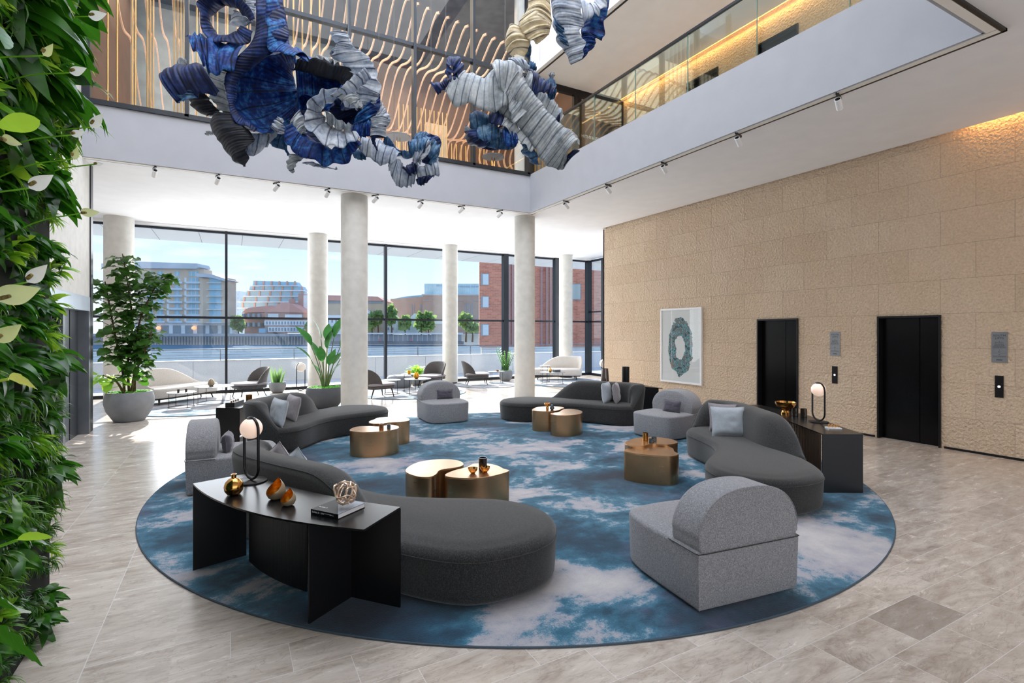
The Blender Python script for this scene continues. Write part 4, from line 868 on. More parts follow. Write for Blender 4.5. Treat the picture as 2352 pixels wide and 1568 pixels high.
def pale_sofa(x, y, f, mirror, label, L=2.0):
    rz = math.atan2(f[1], f[0])+PI/2; t_ = thing('pale_sofa', (x, y, .016), label, 'sofa', rz); mx = -1 if mirror else 1
    P = smoothpoly([(mx*p[0]*L/2, p[1]) for p in [(-.98, .0), (-.95, -.3), (-.6, -.42), (0, -.38), (.5, -.30), (.9, -.26), (1.0, -.08), (.95, .08), (.5, .30), (0, .38), (-.6, .42), (-.93, .3)]], 70)
    MB().soft(P, .17, .42, .06, .03, .015, 0).build('seat', M['cream'], t_, angle=1.2)
    MB().soft(inset(P if area2(P) > 0 else P[::-1], .05), .13, .17, .005, .005).build('plinth_frame', M['black_metal'], t_)
    pth = smoothline([(mx*p[0]*L/2, p[1]) for p in [(-.93, -.32), (-1.0, 0), (-.93, .3), (-.6, .42), (0, .40), (.5, .31), (.85, .15)]], 36); R = []
    for i, p in enumerate(pth):
        s = i/35; a = pth[max(0, i-1)]; c_ = pth[min(35, i+1)]; d = (c_-a).normalized(); nn = Vector((d.y, -d.x))*mx
        up = min(1, s/.32); dn = 1 if s < .62 else max(0, 1-(s-.62)/.36); k = min(up*up*(3-2*up), dn*dn*(3-2*dn)); h = .44+.45*k; tt = .05+.04*k; ln = .06*k
        R.append([(p.x-nn.x*q, p.y-nn.y*q, z) for q, z in [(0, .18), (ln, h-.03), (ln-.02, h), (ln-tt*.7, h), (ln-tt, h-.03), (-tt*1.3, .36), (-.04, .2)]])
    recalc(MB().rings(R).build('backrest', M['cream'], t_, angle=1.2))
    legs(t_, [(-.75*L/2, -.28, -.78*L/2, -.32), (.75*L/2, -.2, .8*L/2, -.22), (-.7*L/2, .28, -.74*L/2, .32), (.7*L/2, .12, .75*L/2, .16)], .14, M['black_metal'], .03); return t_
pale_sofa(-1.22, 16.72, (.69, -.72), False, 'pale oatmeal sofa on the left behind the big potted tree', 2.15)
pale_sofa(11.33, 17.15, (-.54, -.84), True, 'pale oatmeal sofa on the right by the corner glazing', 1.95)
def wire_table(x, y, r, h, label, top='silver'):
    t_ = thing('wire_table', (x, y, .016), label, 'table')
    MB().lathe([(r-.004, h-.014), (r, h-.008), (r, h-.002), (r-.004, h)], 40, None).build('table_top', M[top], t_)
    MB().tube([(r*.9*math.cos(a), r*.9*math.sin(a), .006) for a in [2*PI*i/36 for i in range(36)]], .006, 6, True).build('base_ring', M['black_metal'], t_)
    for k_ in range(4): a = .5+k_*PI/2; MB().cyl(r*.9*math.cos(a), r*.9*math.sin(a), .006, 0, h-.014, 8).build('leg', M['black_metal'], t_)
    return t_
wire_table(-1.08, 15.32, .32, .37, 'low round wire table with two candles before the left pale sofa'); wire_table(-.38, 15.85, .46, .44, 'larger round wire table holding the slanted vase before the left pale sofa')
wire_table(4.95, 15.05, .40, .47, 'large round wire table with the amber vase in the middle lounge', 'steel'); wire_table(4.28, 15.55, .28, .42, 'small round wire table with two clear glasses in the middle lounge'); wire_table(4.98, 15.95, .27, .54, 'tall wire table with a gold tumbler beside the round ottoman')
wire_table(8.55, 16.95, .31, .42, 'round wire table beside the lone chair facing right', 'pot_dark'); wire_table(10.22, 15.75, .46, .42, 'round wire table before the right pale sofa with a gold vase and box', 'steel'); wire_table(10.4, 16.55, .2, .60, 'tall narrow wire table beside the right pale sofa', 'steel')
ot = thing('ottoman', (5.02, 17.2, .016), 'round grey ottoman by the glazing', 'ottoman'); MB().lathe([(.33, 0), (.38, .03), (.43, .2), (.42, .34), (.36, .40), (.2, .415)], 40).build('cover', M['ottoman'], ot, angle=1.5)
MB().tube([(.425*math.cos(a), .425*math.sin(a), .3) for a in [2*PI*i/40 for i in range(40)]], .004, 5, True).build('seam', M['ottoman'], ot)
cup((-1.14, 15.22, .386), .028, .08, M['darkglass'], 'dark candle glass on the low wire table, left one', group='candles on the low wire table'); cup((-.98, 15.28, .386), .028, .08, M['darkglass'], 'dark candle glass on the low wire table, right one', group='candles on the low wire table')
cup((-.86, 15.36, .386), .04, .03, M['glass'], 'small clear glass dish on the low wire table', 'dish')
def slant_vase(loc, s, label, m='goldleaf'):
    t_ = lathe_thing('egg_vase', loc, [(.04*s, 0), (.075*s, .03*s), (.085*s, .08*s), (.07*s, .14*s), (.035*s, .19*s), (.03*s, .19*s), (.06*s, .13*s), (.001, .05*s)], M['champagne'] if m == 'c' else M[m], label, 'vase'); return t_
slant_vase((-.45, 15.8, .456), 1.0, 'egg shaped gold lined vase on the larger left wire table', 'champagne'); slant_vase((4.9, 15.05, .486), 1.0, 'amber egg shaped vase on the middle wire table'); cup((4.95, 15.92, .556), .05, .11, M['goldleaf'], 'gold tumbler on the tall wire table')
cup((4.2, 15.5, .436), .035, .05, M['glass'], 'clear tumbler on the small wire table, left one', group='clear tumblers in the middle lounge'); cup((4.36, 15.52, .436), .035, .05, M['glass'], 'clear tumbler on the small wire table, right one', group='clear tumblers in the middle lounge')
bowl((8.6, 16.95, .436), .06, .05, M['gold'], 'little copper bowl on the wire table by the lone chair')
lathe_thing('round_vase', (10.1, 15.72, .436), [(.02, 0), (.06, .02), (.07, .06), (.05, .11), (.018, .13), (.018, .19), (.014, .19)], M['gold'], 'round gold vase with a thin neck on the right wire table', 'vase')
tag(MB().box(10.28, 10.52, 15.68, 15.84, .436, .516).build('box', M['pot_dark'], None, False), 'dark grey box beside the gold vase on the right wire table', 'box')
# ================================================================ POTTED PLANTS
def leafmat(name, a, b_, c_, tr=0.25, rough=.38):
    t = NT(name); v = t.obj(); n_ = t.noise(v, 5, 3)
    t.col(t.ramp(n_, [(.3, a), (.5, b_), (.7, c_)])); t.set(rough, 0, .4)
    tl = t.n.new('ShaderNodeBsdfTranslucent'); mx = t.n.new('ShaderNodeMixShader'); mx.inputs[0].default_value = tr; tl.inputs[0].default_value = (*lin(tuple(min(255, int(q*1.5)) for q in c_)), 1)
    t.l.new(t.b.outputs[0], mx.inputs[1]); t.l.new(tl.outputs[0], mx.inputs[2]); t.l.new(mx.outputs[0], t.out.inputs[0]); return t.m
M['leaf_ficus'] = leafmat('fiddle_leaf', (24, 48, 16), (40, 74, 26), (66, 106, 38)); M['leaf_bird'] = leafmat('broad_leaf', (14, 50, 18), (26, 76, 28), (52, 108, 46))
M['leaf_snake'] = leafmat('sword_leaf', (40, 70, 40), (66, 102, 58), (110, 140, 84)); M['leaf_lime'] = leafmat('lime_leaf', (60, 130, 24), (100, 172, 40), (146, 206, 70)); M['leaf_zz'] = leafmat('glossy_leaf', (28, 64, 24), (52, 96, 38), (86, 134, 60))
def leaf(b, Mx, L, W, prof, bend=.5, fold=.25, n=7, twist=0, wave=0):
    """leaf along local +X, face up +Z; prof(t) gives the half width; bend curls it downwards"""
    vs_ = []; x = z = 0.0; ang_ = 0
    for i in range(n+1):
        t_ = i/n; w = prof(t_)*W; a = -bend*t_
        if i: x += L/n*math.cos(a); z += L/n*math.sin(a)
        k = fold*w+wave*math.sin(i*2.1)*w; tw = twist*t_
        vs_ += [(x, -w*math.cos(tw), z+k-w*math.sin(tw)), (x, 0, z), (x, w*math.cos(tw), z+k+w*math.sin(tw))]
    fs = []
    for i in range(n):
        q = i*3; fs += [(q, q+3, q+4, q+1), (q+1, q+4, q+5, q+2)]
    b.add(vs_, fs, Mx)
def orient(p, d, roll=0.0):
    d = Vector(d).normalized(); up = Vector((0, 0, 1)); y = up.cross(d)
    if y.length < 1e-3: y = Vector((0, 1, 0))
    y.normalize(); z = d.cross(y); m = Matrix((d, y, z)).transposed().to_4x4()
    return Matrix.Translation(p) @ m @ Matrix.Rotation(roll, 4, 'X')
fiddle = lambda t_: (math.sin(PI*min(1, t_**0.8))**.6)*(.62+.5*t_)*(1 if t_ < .98 else .4)
lance = lambda t_: max(.02, math.sin(PI*(t_**.75)))
sword = lambda t_: max(.05, (1-t_**3)*(.6+.4*math.sin(PI*min(1, t_*1.3))))
oval = lambda t_: max(.02, math.sin(PI*t_)**.7)
def pot(x, y, R, h, m, plant, label, cat='potted plant'):
    t_ = thing(plant, (x, y, 0), label, cat)
    MB().lathe([(R*.55, 0), (R*.62, .01), (R*.9, h*.35), (R, h*.62), (R*.97, h*.85), (R*.9, h), (R*.85, h), (R*.85, h-.05)], 48).build('pot', m, t_)
    N = 26; vs_ = [(0, 0, h-.02)]; b = MB()
    for k_ in range(40):
        a = random.random()*6.28; rr = R*.8*math.sqrt(random.random()); s = R*.13; b.lathe([(s, 0), (s*.9, s*.35), (s*.5, s*.6), (.001, s*.7)], 8, Matrix.Translation((rr*math.cos(a), rr*math.sin(a), h-.03)))
    b.cyl(0, 0, R*.86, h-.08, h-.025, 24); b.build('moss', M['soil'], t_); return t_
random.seed(11)
fx = pot(-1.9, 13.62, .45, .62, M['pot'], 'fiddle_leaf_tree', 'tall fiddle leaf tree in a big round grey pot at the left')
stems = [[(0, 0, .5), (-.03, .02, 1.2), (.05, 0, 2.0), (-.02, .05, 2.8), (-.12, 0, 3.55)], [(.08, .03, .5), (.10, .0, 1.3), (.18, -.05, 2.1), (.42, -.1, 2.75), (.62, -.1, 3.15)], [(-.08, -.02, .5), (-.12, 0, 1.1), (-.22, -.04, 1.7), (-.35, 0, 2.5), (-.42, .02, 2.95)], [(.03, -.08, .5), (.1, -.15, .95), (.25, -.2, 1.35), (.42, -.2, 1.9)], [(-.05, -.08, .5), (-.2, -.15, .85), (-.42, -.2, 1.0)]]
b = MB()
for s_ in stems: b.tube(smoothline(s_, 16), [.028-.018*i/15 for i in range(16)], 7)
b.build('trunk', M['bark'], fx); b = MB(); b2 = MB()
for si, s_ in enumerate(stems):
    pts = smoothline(s_, 40); cnt = (150, 120, 110, 60, 16)[si]
    for k_ in range(cnt):
        i = int((.28+.72*(k_/cnt))*39) if si < 3 else int((.3+.7*k_/cnt)*39); p = pts[min(39, i)]
        a = k_*2.4+random.random(); e_ = random.uniform(-.35, .6); dens = 1.0
        if si == 0 and 1.75 < p.z < 2.25 and k_ % 2: continue
        d = Vector((math.cos(a), math.sin(a), e_)); q = p+d*random.uniform(.03, .2); L_ = random.uniform(.2, .3)
        (b2 if si == 4 else b).tube([p, q], .006, 4); leaf(b2 if si == 4 else b, orient(q, d, random.uniform(-.5, .5)), L_, L_*.42, fiddle, random.uniform(.3, 1.2), .22, 7, 0, .22)
b.build('foliage', M['leaf_ficus'], fx, angle=3); b2.build('young_leaves', M['leaf_lime'], fx, angle=3)
bp = pot(2.08, 13.62, .47, .52, M['pot_dark'], 'broad_leaf_plant', 'tall broad leaved plant in a dark grey pot in front of the thick column')
b = MB(); bs = MB()
for (a, lean, h, L_, rl_) in ((3.1, .30, 1.35, .62, .5), (2.6, .22, 1.05, .60, -.3), (0.2, .18, 1.55, .66, .3), (-.3, .34, 1.30, .74, -.4), (1.2, .2, 1.45, .55, .2), (4.2, .25, .95, .50, .4), (5.2, .22, .85, .52, -.2), (.5, .34, .85, .45, .1), (5.9, .3, .62, .38, .3), (3.6, .3, .65, .38, -.3), (2.2, .12, 1.5, .6, .6), (.9, .1, 1.25, .6, -.5), (2.9, .42, 1.0, .5, .2), (0, .45, 1.0, .5, -.2)):
    d = Vector((math.cos(a-TH*.0), math.sin(a), 0)); top = Vector((0, 0, .5))+d*lean*h*.8+Vector((0, 0, h-.3)); pts = smoothline([(d.x*.05, d.y*.05, .46), tuple(Vector((0, 0, .46))+d*lean*.35*h+Vector((0, 0, (h-.3)*.5))), tuple(top)], 8)
    bs.tube(pts, [.018-.009*i/7 for i in range(8)], 6); dd = (d*lean*1.6+Vector((0, 0, 1))); leaf(b, orient(top, dd, rl_), L_, L_*.22, lance, .45, .25, 9, .2)
b.build('foliage', M['leaf_bird'], bp, angle=3); bs.build('stems', plain('green_stems', (96, 116, 66), .5, var=.15), bp)
sn = pot(1.28, 17.62, .25, .33, M['pot'], 'snake_plant', 'snake plant in a small round grey pot behind the dark chair'); b = MB()
for k_ in range(24):
    a = k_*2.4; r_ = .13*math.sqrt(random.random()); d = Vector((math.cos(a)*.22, math.sin(a)*.22, 1)); leaf(b, orient(Vector((r_*math.cos(a), r_*math.sin(a), .3)), d, random.random()*3), random.uniform(.35, .58), .035, sword, .1, .3, 6, .3)
b.build('foliage', M['leaf_snake'], sn, angle=3)
pl = pot(5.78, 17.7, .25, .36, M['pot'], 'potted_lily_plant', 'bright lime green leafy plant in a grey pot behind the middle tables'); b = MB()
for k_ in range(90):
    a = k_*2.4; e_ = random.uniform(.3, 2.2); d = Vector((math.cos(a), math.sin(a), e_)).normalized(); p = Vector((0, 0, .34))+d*random.uniform(.1, .3); b.tube([(0, 0, .34), tuple(p)], .004, 4); leaf(b, orient(p, d, random.uniform(-.4, .4)), random.uniform(.18, .28), .055, lance, random.uniform(.6, 1.4), .2, 5)
b.build('foliage', M['leaf_lime'], pl, angle=3)
zz_ = pot(9.28, 17.6, .27, .42, M['pot'], 'potted_arrow_plant', 'upright glossy green plant in a grey pot by the mullion'); b = MB()
for k_ in range(13):
    a = k_*2.4+.3; ln = random.uniform(.1, .55); h = random.uniform(.55, .95); d = Vector((math.cos(a)*ln, math.sin(a)*ln, 1)).normalized(); p0 = Vector((.06*math.cos(a), .06*math.sin(a), .4)); b.tube([p0, p0+d*h], .012, 5)
    for j in range(16):
        p = p0+d*h*(.2+.8*j/16); s_ = 1 if j % 2 else -1; q = d.cross(Vector((math.sin(a), -math.cos(a), .2))).normalized()*s_+d*.8; leaf(b, orient(p, q, .3), .11, .024, lance, .3, .2, 4)
b.build('foliage', M['leaf_zz'], zz_, angle=3)
# ================================================================ HANGING FABRIC SCULPTURES
def clothmat(name, c0, c1, c2, vein, tr=.15, freq=2.3, vw=.045):
    t = NT(name); uv = t.tc.outputs['UV']; v = t.obj()
    mp = t.n.new('ShaderNodeMapping'); t.l.new(uv, mp.inputs[0]); mp.inputs['Scale'].default_value = (1, .25, 1)
    w = t.wave(mp.outputs[0], freq, 4.5, 1.0, 3); n1 = t.noise(v, 4.5, 6, .65); n2 = t.noise(v, 14, 5, .7)
    c = t.ramp(t.mix(.4, n1, n2), [(.38, c0), (.5, c1), (.64, c2)])
    c = t.mix(t.ramp(w, [(0, .8), (vw*.7, .45), (vw*1.5, 0.0)]), c, vein); t.col(c); t.set(.55, 0, .3); t.bump(t.wave(mp.outputs[0], freq*3, 2.5, 1.4, 3), .35, .02)
    tl = t.n.new('ShaderNodeBsdfTranslucent'); mx = t.n.new('ShaderNodeMixShader'); mx.inputs[0].default_value = tr; t.l.new(c, tl.inputs[0])
    t.l.new(t.b.outputs[0], mx.inputs[1]); t.l.new(tl.outputs[0], mx.inputs[2]); t.l.new(mx.outputs[0], t.out.inputs[0]); return t.m
CL = {'blue': clothmat('blue_dyed_fabric', (5, 22, 72), (14, 56, 132), (74, 150, 212), (3, 8, 28), .28), 'navy': clothmat('navy_dyed_fabric', (10, 18, 44), (20, 36, 82), (40, 70, 134), (4, 6, 14), .1),
      'dark': clothmat('near_black_fabric', (12, 14, 20), (22, 26, 36), (38, 44, 58), (6, 7, 12), .05), 'pale': clothmat('pale_blue_grey_fabric', (140, 154, 176), (192, 201, 213), (226, 230, 234), (38, 48, 84), .4),
      'grey': clothmat('silver_grey_fabric', (138, 147, 156), (182, 189, 194), (212, 216, 218), (56, 66, 90), .3), 'teal': clothmat('steel_blue_fabric', (30, 66, 108), (64, 108, 150), (140, 174, 200), (14, 26, 50), .3),
      'cream': clothmat('cream_fabric', (206, 190, 154), (232, 220, 190), (244, 236, 216), (66, 66, 76), .4)}
def veil(parent, A, B, col, dA=0, dB=0, bulge=.12, amp=.03, waves=7, nu=64, nv=14, org=(0, 0), sc=1.0, d0=7.0, ph=0.0):
    """cloth between two edges traced in the photograph; A, B: (x, y[, depth offset])"""
    def P(p, off):
        px, py = org[0]+p[0]/sc, org[1]+p[1]/sc; return deep(px, py, d0+off+(p[2] if len(p) > 2 else 0))
    a = smoothline([P(p, dA) for p in A], nu); b_ = smoothline([P(p, dB) for p in B], nu); o = parent.location; vs_ = []; uv = []
    L_ = sum((a[i+1]-a[i]).length+(b_[i+1]-b_[i]).length for i in range(nu-1))/2
    for i in range(nu):
        u = i/(nu-1); t1 = (b_[i]-a[i]); tu = (a[min(nu-1, i+1)]-a[max(0, i-1)])+(b_[min(nu-1, i+1)]-b_[max(0, i-1)]); nn = t1.cross(tu)
        if nn.length < 1e-8: nn = Vector((0, -1, 0))
        nn.normalize(); 
        if nn.dot(Vector((0, 0, EYE))-a[i]) < 0: nn = -nn
        for j in range(nv):
            v = j/(nv-1); p = a[i].lerp(b_[i], v)
            q = p+nn*(bulge*math.sin(PI*v)*min(1, t1.length/.5)); rf = .25+.75*abs(2*v-1)**1.5
            am = amp*.62*(.9+1.6*noise.noise(Vector((u*5+ph, v, len(A)*3.7+p.x)))); q = q+nn*(am*rf*math.sin(u*waves*1.15*PI+1.2*v+ph+1.5*noise.noise(Vector((u*3, v*1.5, p.z)))))+nn*(.035*noise.noise(Vector((u*waves*1.8+ph, v*1.6, p.y))))
            q = q+Vector((noise.noise(p*1.7), noise.noise(p*1.7+Vector((9, 0, 0))), noise.noise(p*1.7+Vector((0, 9, 0)))))*.035
            vs_.append(q-o); uv.append((u*L_, v))
    fs = [(i*nv+j, (i+1)*nv+j, (i+1)*nv+j+1, i*nv+j+1) for i in range(nu-1) for j in range(nv-1)]
    b = MB(); b.add(vs_, fs); b.uv = uv; ob = b.build('fabric_petal', CL[col], parent, angle=3)
    md = ob.modifiers.new('thickness', 'SOLIDIFY'); md.thickness = .006; return ob
def wires(t_, pts, top=12.9):
    b = MB()
    for p in pts:
        o = t_.location; b.tube([p-o, Vector((p.x, p.y, top))-o], .0022, 4)
    b.build('suspension_wires', M['steel'], t_)
def sculpture(px, py, d, label): return thing('fabric_sculpture', deep(px, py, d), label, 'hanging sculpture')
S1 = sculpture(680, 230, 7.2, 'huge deep blue and white ruffled fabric sculpture hanging in the void on the left')
K1 = dict(org=(360, 0), sc=3.563, d0=7.2)
V = lambda A, B, c, **k: veil(S1, A, B, c, **{**K1, **k})
# big bowl fan
V([(1120, 520), (1100, 600), (1120, 680), (1150, 740), (1160, 800), (1150, 860), (1130, 900)], [(1245, 500), (1100, 440), (900, 440), (700, 540), (620, 680), (600, 850), (690, 990), (840, 1085), (960, 1060), (1090, 960)], 'blue', dA=.9, dB=-.15, bulge=-.18, amp=.03, waves=8, nu=120, nv=26)
V([(1120, 520), (1200, 560), (1240, 640), (1230, 740), (1200, 830), (1150, 880)], [(1250, 500), (1380, 560), (1480, 640), (1500, 730), (1400, 780), (1300, 800)], 'blue', dA=.9, dB=.2, bulge=-.1, waves=6, nu=70, nv=18)
# dark drape from above that turns into the rim
V([(815, -60), (812, 150), (770, 330), (640, 470), (575, 600), (560, 760), (600, 900), (690, 1040), (800, 1085)], [(1010, -60), (1060, 150), (1065, 330), (850, 500), (680, 640), (640, 780), (640, 880), (710, 985), (820, 1080)], 'navy', dA=-.25, dB=-.1, bulge=.12, amp=.05, waves=6, nu=110)
V([(1000, -80, -.1), (1030, 60), (1062, 200), (1070, 310), (1130, 430), (1250, 510)], [(900, -80), (900, 100), (900, 260), (900, 400), (1000, 440), (1120, 470)], 'blue', dA=.1, dB=-.3, bulge=.1, waves=4)
# ring around the hole
V([(560, 40), (440, 110), (420, 200), (470, 290), (570, 325), (680, 285), (700, 240)], [(420, -60), (330, 0), (350, 130), (400, 290), (540, 350), (720, 350), (790, 260)], 'navy', dA=.1, dB=-.2, bulge=.1, waves=5, nu=80)
V([(540, 45), (640, 60), (720, 110), (790, 185)], [(400, -70), (600, -60), (740, 20), (800, 150)], 'navy', dA=.1, dB=-.15, bulge=.1, waves=3)
V([(640, 80), (620, 150), (610, 200), (700, 215)], [(680, 95), (720, 130), (760, 160), (795, 180)], 'pale', dA=.2, dB=.1, waves=3)
V([(720, -60), (750, 20), (790, 80)], [(815, -60), (812, 40), (805, 120)], 'pale', dA=.35, dB=.2)
# blue ridged fan on the left
V([(225, 300), (290, 290), (330, 285), (400, 290), (560, 335), (745, 350)], [(250, 320), (330, 440), (400, 540), (440, 600), (520, 595), (620, 560)], 'blue', dA=-.1, dB=-.35, bulge=.06, amp=.05, waves=8)
# dark teal horn and pale inner cloth
V([(75, 600), (110, 560), (200, 540), (300, 525), (395, 505)], [(180, 850), (225, 810), (300, 795), (400, 760), (520, 740)], 'navy', dA=-.2, dB=-.3, bulge=.18, amp=.05, waves=5)
V([(75, 600), (100, 690), (130, 770), (180, 850)], [(240, 600), (270, 680), (300, 750), (320, 790)], 'teal', dA=-.28, dB=-.35, bulge=.06)
V([(165, 500), (190, 480), (230, 490)], [(165, 545), (200, 545), (245, 530)], 'grey', dA=-.1, dB=-.1)
V([(380, 520), (370, 640), (420, 780), (500, 900)], [(600, 590), (560, 700), (580, 830), (610, 925)], 'grey', dA=.2, dB=-.05, bulge=-.1)
V([(270, 790), (300, 880), (400, 950), (480, 960)], [(400, 770), (450, 840), (500, 900), (560, 940)], 'dark', dA=.15, dB=.1)
# hanging black petal
V([(470, 940), (455, 1080), (530, 1170), (570, 1260), (650, 1330), (740, 1360)], [(640, 930), (700, 1010), (770, 1090), (792, 1160), (750, 1250), (735, 1350)], 'dark', dA=-.1, dB=-.2, bulge=.15, amp=.06, waves=5)
V([(410, 1105), (450, 1090), (480, 1100)], [(420, 1120), (450, 1120), (480, 1110)], 'grey')
# white spiral
V([(1480, 800), (1380, 860), (1350, 900), (1365, 950), (1395, 1000), (1440, 1030), (1510, 1060), (1570, 1070), (1620, 1080)], [(1505, 735), (1340, 735), (1235, 830), (1200, 960), (1250, 1080), (1370, 1165), (1490, 1205), (1590, 1170), (1668, 1110)], 'pale', dA=.25, dB=-.45, bulge=.05, amp=.03, waves=10, nu=120, nv=18)
V([(1480, 800), (1420, 880), (1430, 960), (1500, 1010), (1620, 1050)], [(1500, 900), (1560, 900), (1640, 880), (1700, 900), (1680, 980)], 'navy', dA=.25, dB=.0, bulge=-.08)
V([(1360, 900), (1450, 960), (1540, 1000), (1640, 1030)], [(1390, 1000), (1480, 1050), (1560, 1080), (1640, 1100)], 'grey', dA=.1, dB=-.05)
# lower blue fan
V([(1150, 960), (1180, 1060), (1280, 1130), (1400, 1190), (1500, 1215), (1620, 1150), (1650, 1110)], [(1050, 1040), (1080, 1200), (1170, 1290), (1310, 1345), (1450, 1350), (1590, 1310), (1672, 1170)], 'blue', dA=0, dB=-.3, bulge=.12, amp=.04, waves=8, nu=90)
V([(1095, 990), (1100, 1060), (1150, 1110), (1190, 1100)], [(1180, 900), (1210, 980), (1220, 1050), (1230, 1100)], 'grey', dA=-.2, dB=-.1)
V([(930, 1050), (960, 1000), (1000, 970)], [(980, 1090), (1030, 1040), (1040, 980)], 'pale', dA=-.3, dB=-.3)
# upper white curl
V([(1410, 275), (1440, 330), (1460, 400), (1420, 450)], [(1545, 270), (1580, 330), (1600, 390), (1560, 400)], 'pale', dA=.1, dB=0)
V([(1460, 400), (1420, 450), (1500, 520), (1570, 560), (1620, 640)], [(1590, 385), (1680, 430), (1760, 520), (1800, 640), (1830, 760)], 'pale', dA=.1, dB=-.25, bulge=.12, waves=7, nu=80)
V([(1620, 640), (1640, 760), (1660, 860), (1640, 900)], [(1830, 700), (1820, 800), (1780, 860), (1700, 890)], 'pale', dA=0, dB=-.1, bulge=.1)
V([(1150, 480), (1280, 475), (1420, 520), (1560, 570), (1640, 690)], [(1100, 560), (1250, 600), (1400, 640), (1520, 700), (1600, 740)], 'dark', dA=-.1, dB=.2, bulge=.1, waves=4)
V([(1250, 500), (1330, 480), (1430, 510), (1550, 560)], [(1300, 480), (1400, 500), (1480, 520), (1600, 590)], 'grey', dA=.2, dB=.1)
V([(1420, 780), (1530, 700), (1620, 620), (1700, 560)], [(1440, 785), (1600, 755), (1680, 700), (1750, 640)], 'pale', dA=-.45, dB=-.35, bulge=.08)
V([(1470, 800), (1560, 830), (1640, 860), (1690, 860)], [(1640, 760), (1660, 800), (1680, 840), (1700, 870)], 'grey', dA=-.3, dB=-.2)
# bright blue pocket and white cones on the right
V([(1815, 680), (1840, 800), (1830, 900), (1760, 990)], [(1740, 830), (1650, 930), (1620, 1000), (1605, 1095)], 'blue', dA=0, dB=-.1, bulge=.1)
V([(1605, 1095), (1680, 1120), (1750, 1110)], [(1620, 1000), (1700, 1000), (1780, 990)], 'blue', dA=-.15, dB=-.1)
V([(1840, 830), (1885, 900), (1922, 985), (1880, 1060)], [(1830, 900), (1790, 960), (1750, 1000), (1800, 1060)], 'pale', dA=-.05, dB=-.15, bulge=.08)
V([(1750, 960), (1760, 1030), (1745, 1110)], [(1900, 960), (1880, 1040), (1880, 1130)], 'pale', dA=-.2, dB=-.15, bulge=.12)
V([(1745, 1115), (1770, 1180), (1812, 1245)], [(1880, 1130), (1790, 1140), (1815, 1240)], 'navy', dA=-.15, dB=-.15)
# tails underneath
V([(1100, 1260), (1066, 1330), (1075, 1390), (1110, 1425)], [(1290, 1300), (1200, 1310), (1140, 1370), (1120, 1420)], 'grey', dA=-.1, dB=-.1, bulge=.1)
V([(1290, 1330), (1380, 1360), (1475, 1390)], [(1200, 1340), (1330, 1370), (1470, 1370)], 'pale')
V([(740, 1280), (800, 1290), (880, 1230), (920, 1150)], [(780, 1100), (850, 1100), (900, 1095), (980, 1080)], 'pale', dA=.1, dB=0, bulge=.1, amp=.05, waves=5)
V([(900, 1160), (960, 1210), (1040, 1230), (1090, 1280)], [(960, 1080), (1010, 1100), (1060, 1100), (1080, 1180)], 'teal', dA=.15, dB=.1)
V([(1120, 480), (1300, 540), (1480, 640), (1640, 700)], [(1130, 920), (1240, 960), (1400, 910), (1620, 900)], 'blue', dA=.7, dB=.55, bulge=-.1, waves=6, nu=80)
V([(1600, 620), (1760, 560), (1835, 760), (1845, 900)], [(1500, 900), (1600, 960), (1700, 1010), (1770, 1060)], 'pale', dA=.3, dB=.25, bulge=.1, waves=5)
V([(1060, 960), (1060, 1060), (1100, 1180), (1200, 1280)], [(1220, 900), (1240, 1040), (1300, 1120), (1400, 1190)], 'navy', dA=.3, dB=.3, bulge=.1, waves=4)
V([(400, 560), (470, 740), (520, 880), (560, 960)], [(600, 560), (590, 740), (630, 900), (680, 1000)], 'dark', dA=.4, dB=.3, bulge=.1, waves=4)
wires(S1, [deep(420, 20, 7.2), deep(620, 100, 7.2), deep(800, 100, 7.1), deep(870, 180, 7.1)])
# small sculpture
S2 = sculpture(930, 360, 7.9, 'smaller steel blue and pale fabric sculpture hanging lowest beside the blue one')
K2 = dict(org=(780, 0), sc=3.135, d0=7.9, nu=48); V = lambda A, B, c, **k: veil(S2, A, B, c, **{**K2, **k})
V([(150, 990), (260, 1005), (360, 1050), (460, 1100)], [(145, 1085), (230, 1155), (310, 1190), (400, 1160)], 'pale', dB=-.2, bulge=.12, waves=5)
V([(100, 1120), (140, 1090), (200, 1120)], [(110, 1150), (150, 1165), (200, 1160)], 'teal')
V([(320, 1000), (350, 990), (400, 1060), (480, 1085), (560, 1000)], [(320, 1030), (345, 1080), (400, 1105), (480, 1140), (560, 1120)], 'teal', dA=-.1, bulge=.08)
V([(575, 960), (630, 953), (725, 1000), (715, 1080)], [(520, 1010), (600, 1060), (640, 1130), (650, 1200)], 'teal', dA=.05, dB=-.1, bulge=.1)
V([(650, 960), (725, 1000), (700, 1100), (650, 1205)], [(590, 1010), (610, 1080), (600, 1140), (590, 1175)], 'navy', dA=-.05, dB=0, bulge=.1)
V([(490, 1020), (560, 985), (640, 1000)], [(495, 1090), (560, 1110), (610, 1090)], 'teal', dA=-.25, dB=-.3, bulge=.1)
V([(570, 1000), (640, 1010), (650, 1050)], [(520, 1150), (560, 1180), (580, 1120)], 'pale', dA=-.15, dB=-.35, bulge=.06)
V([(365, 1140), (400, 1135), (440, 1160), (460, 1210)], [(345, 1190), (370, 1260), (410, 1330), (460, 1345)], 'pale', dB=-.1, bulge=.1)
V([(460, 1210), (530, 1165), (580, 1200)], [(410, 1330), (500, 1345), (545, 1320)], 'pale', dA=.1, bulge=.1)
V([(450, 1210), (520, 1170), (560, 1190)], [(500, 1265), (545, 1250), (560, 1240)], 'navy', dA=-.1, dB=-.15)
V([(545, 1210), (620, 1190), (715, 1150)], [(560, 1290), (650, 1280), (722, 1265)], 'pale', dA=-.05, dB=-.1, bulge=.12)
V([(550, 1300), (600, 1270), (695, 1268)], [(560, 1330), (595, 1342), (640, 1310)], 'navy', dA=-.1, dB=-.1)
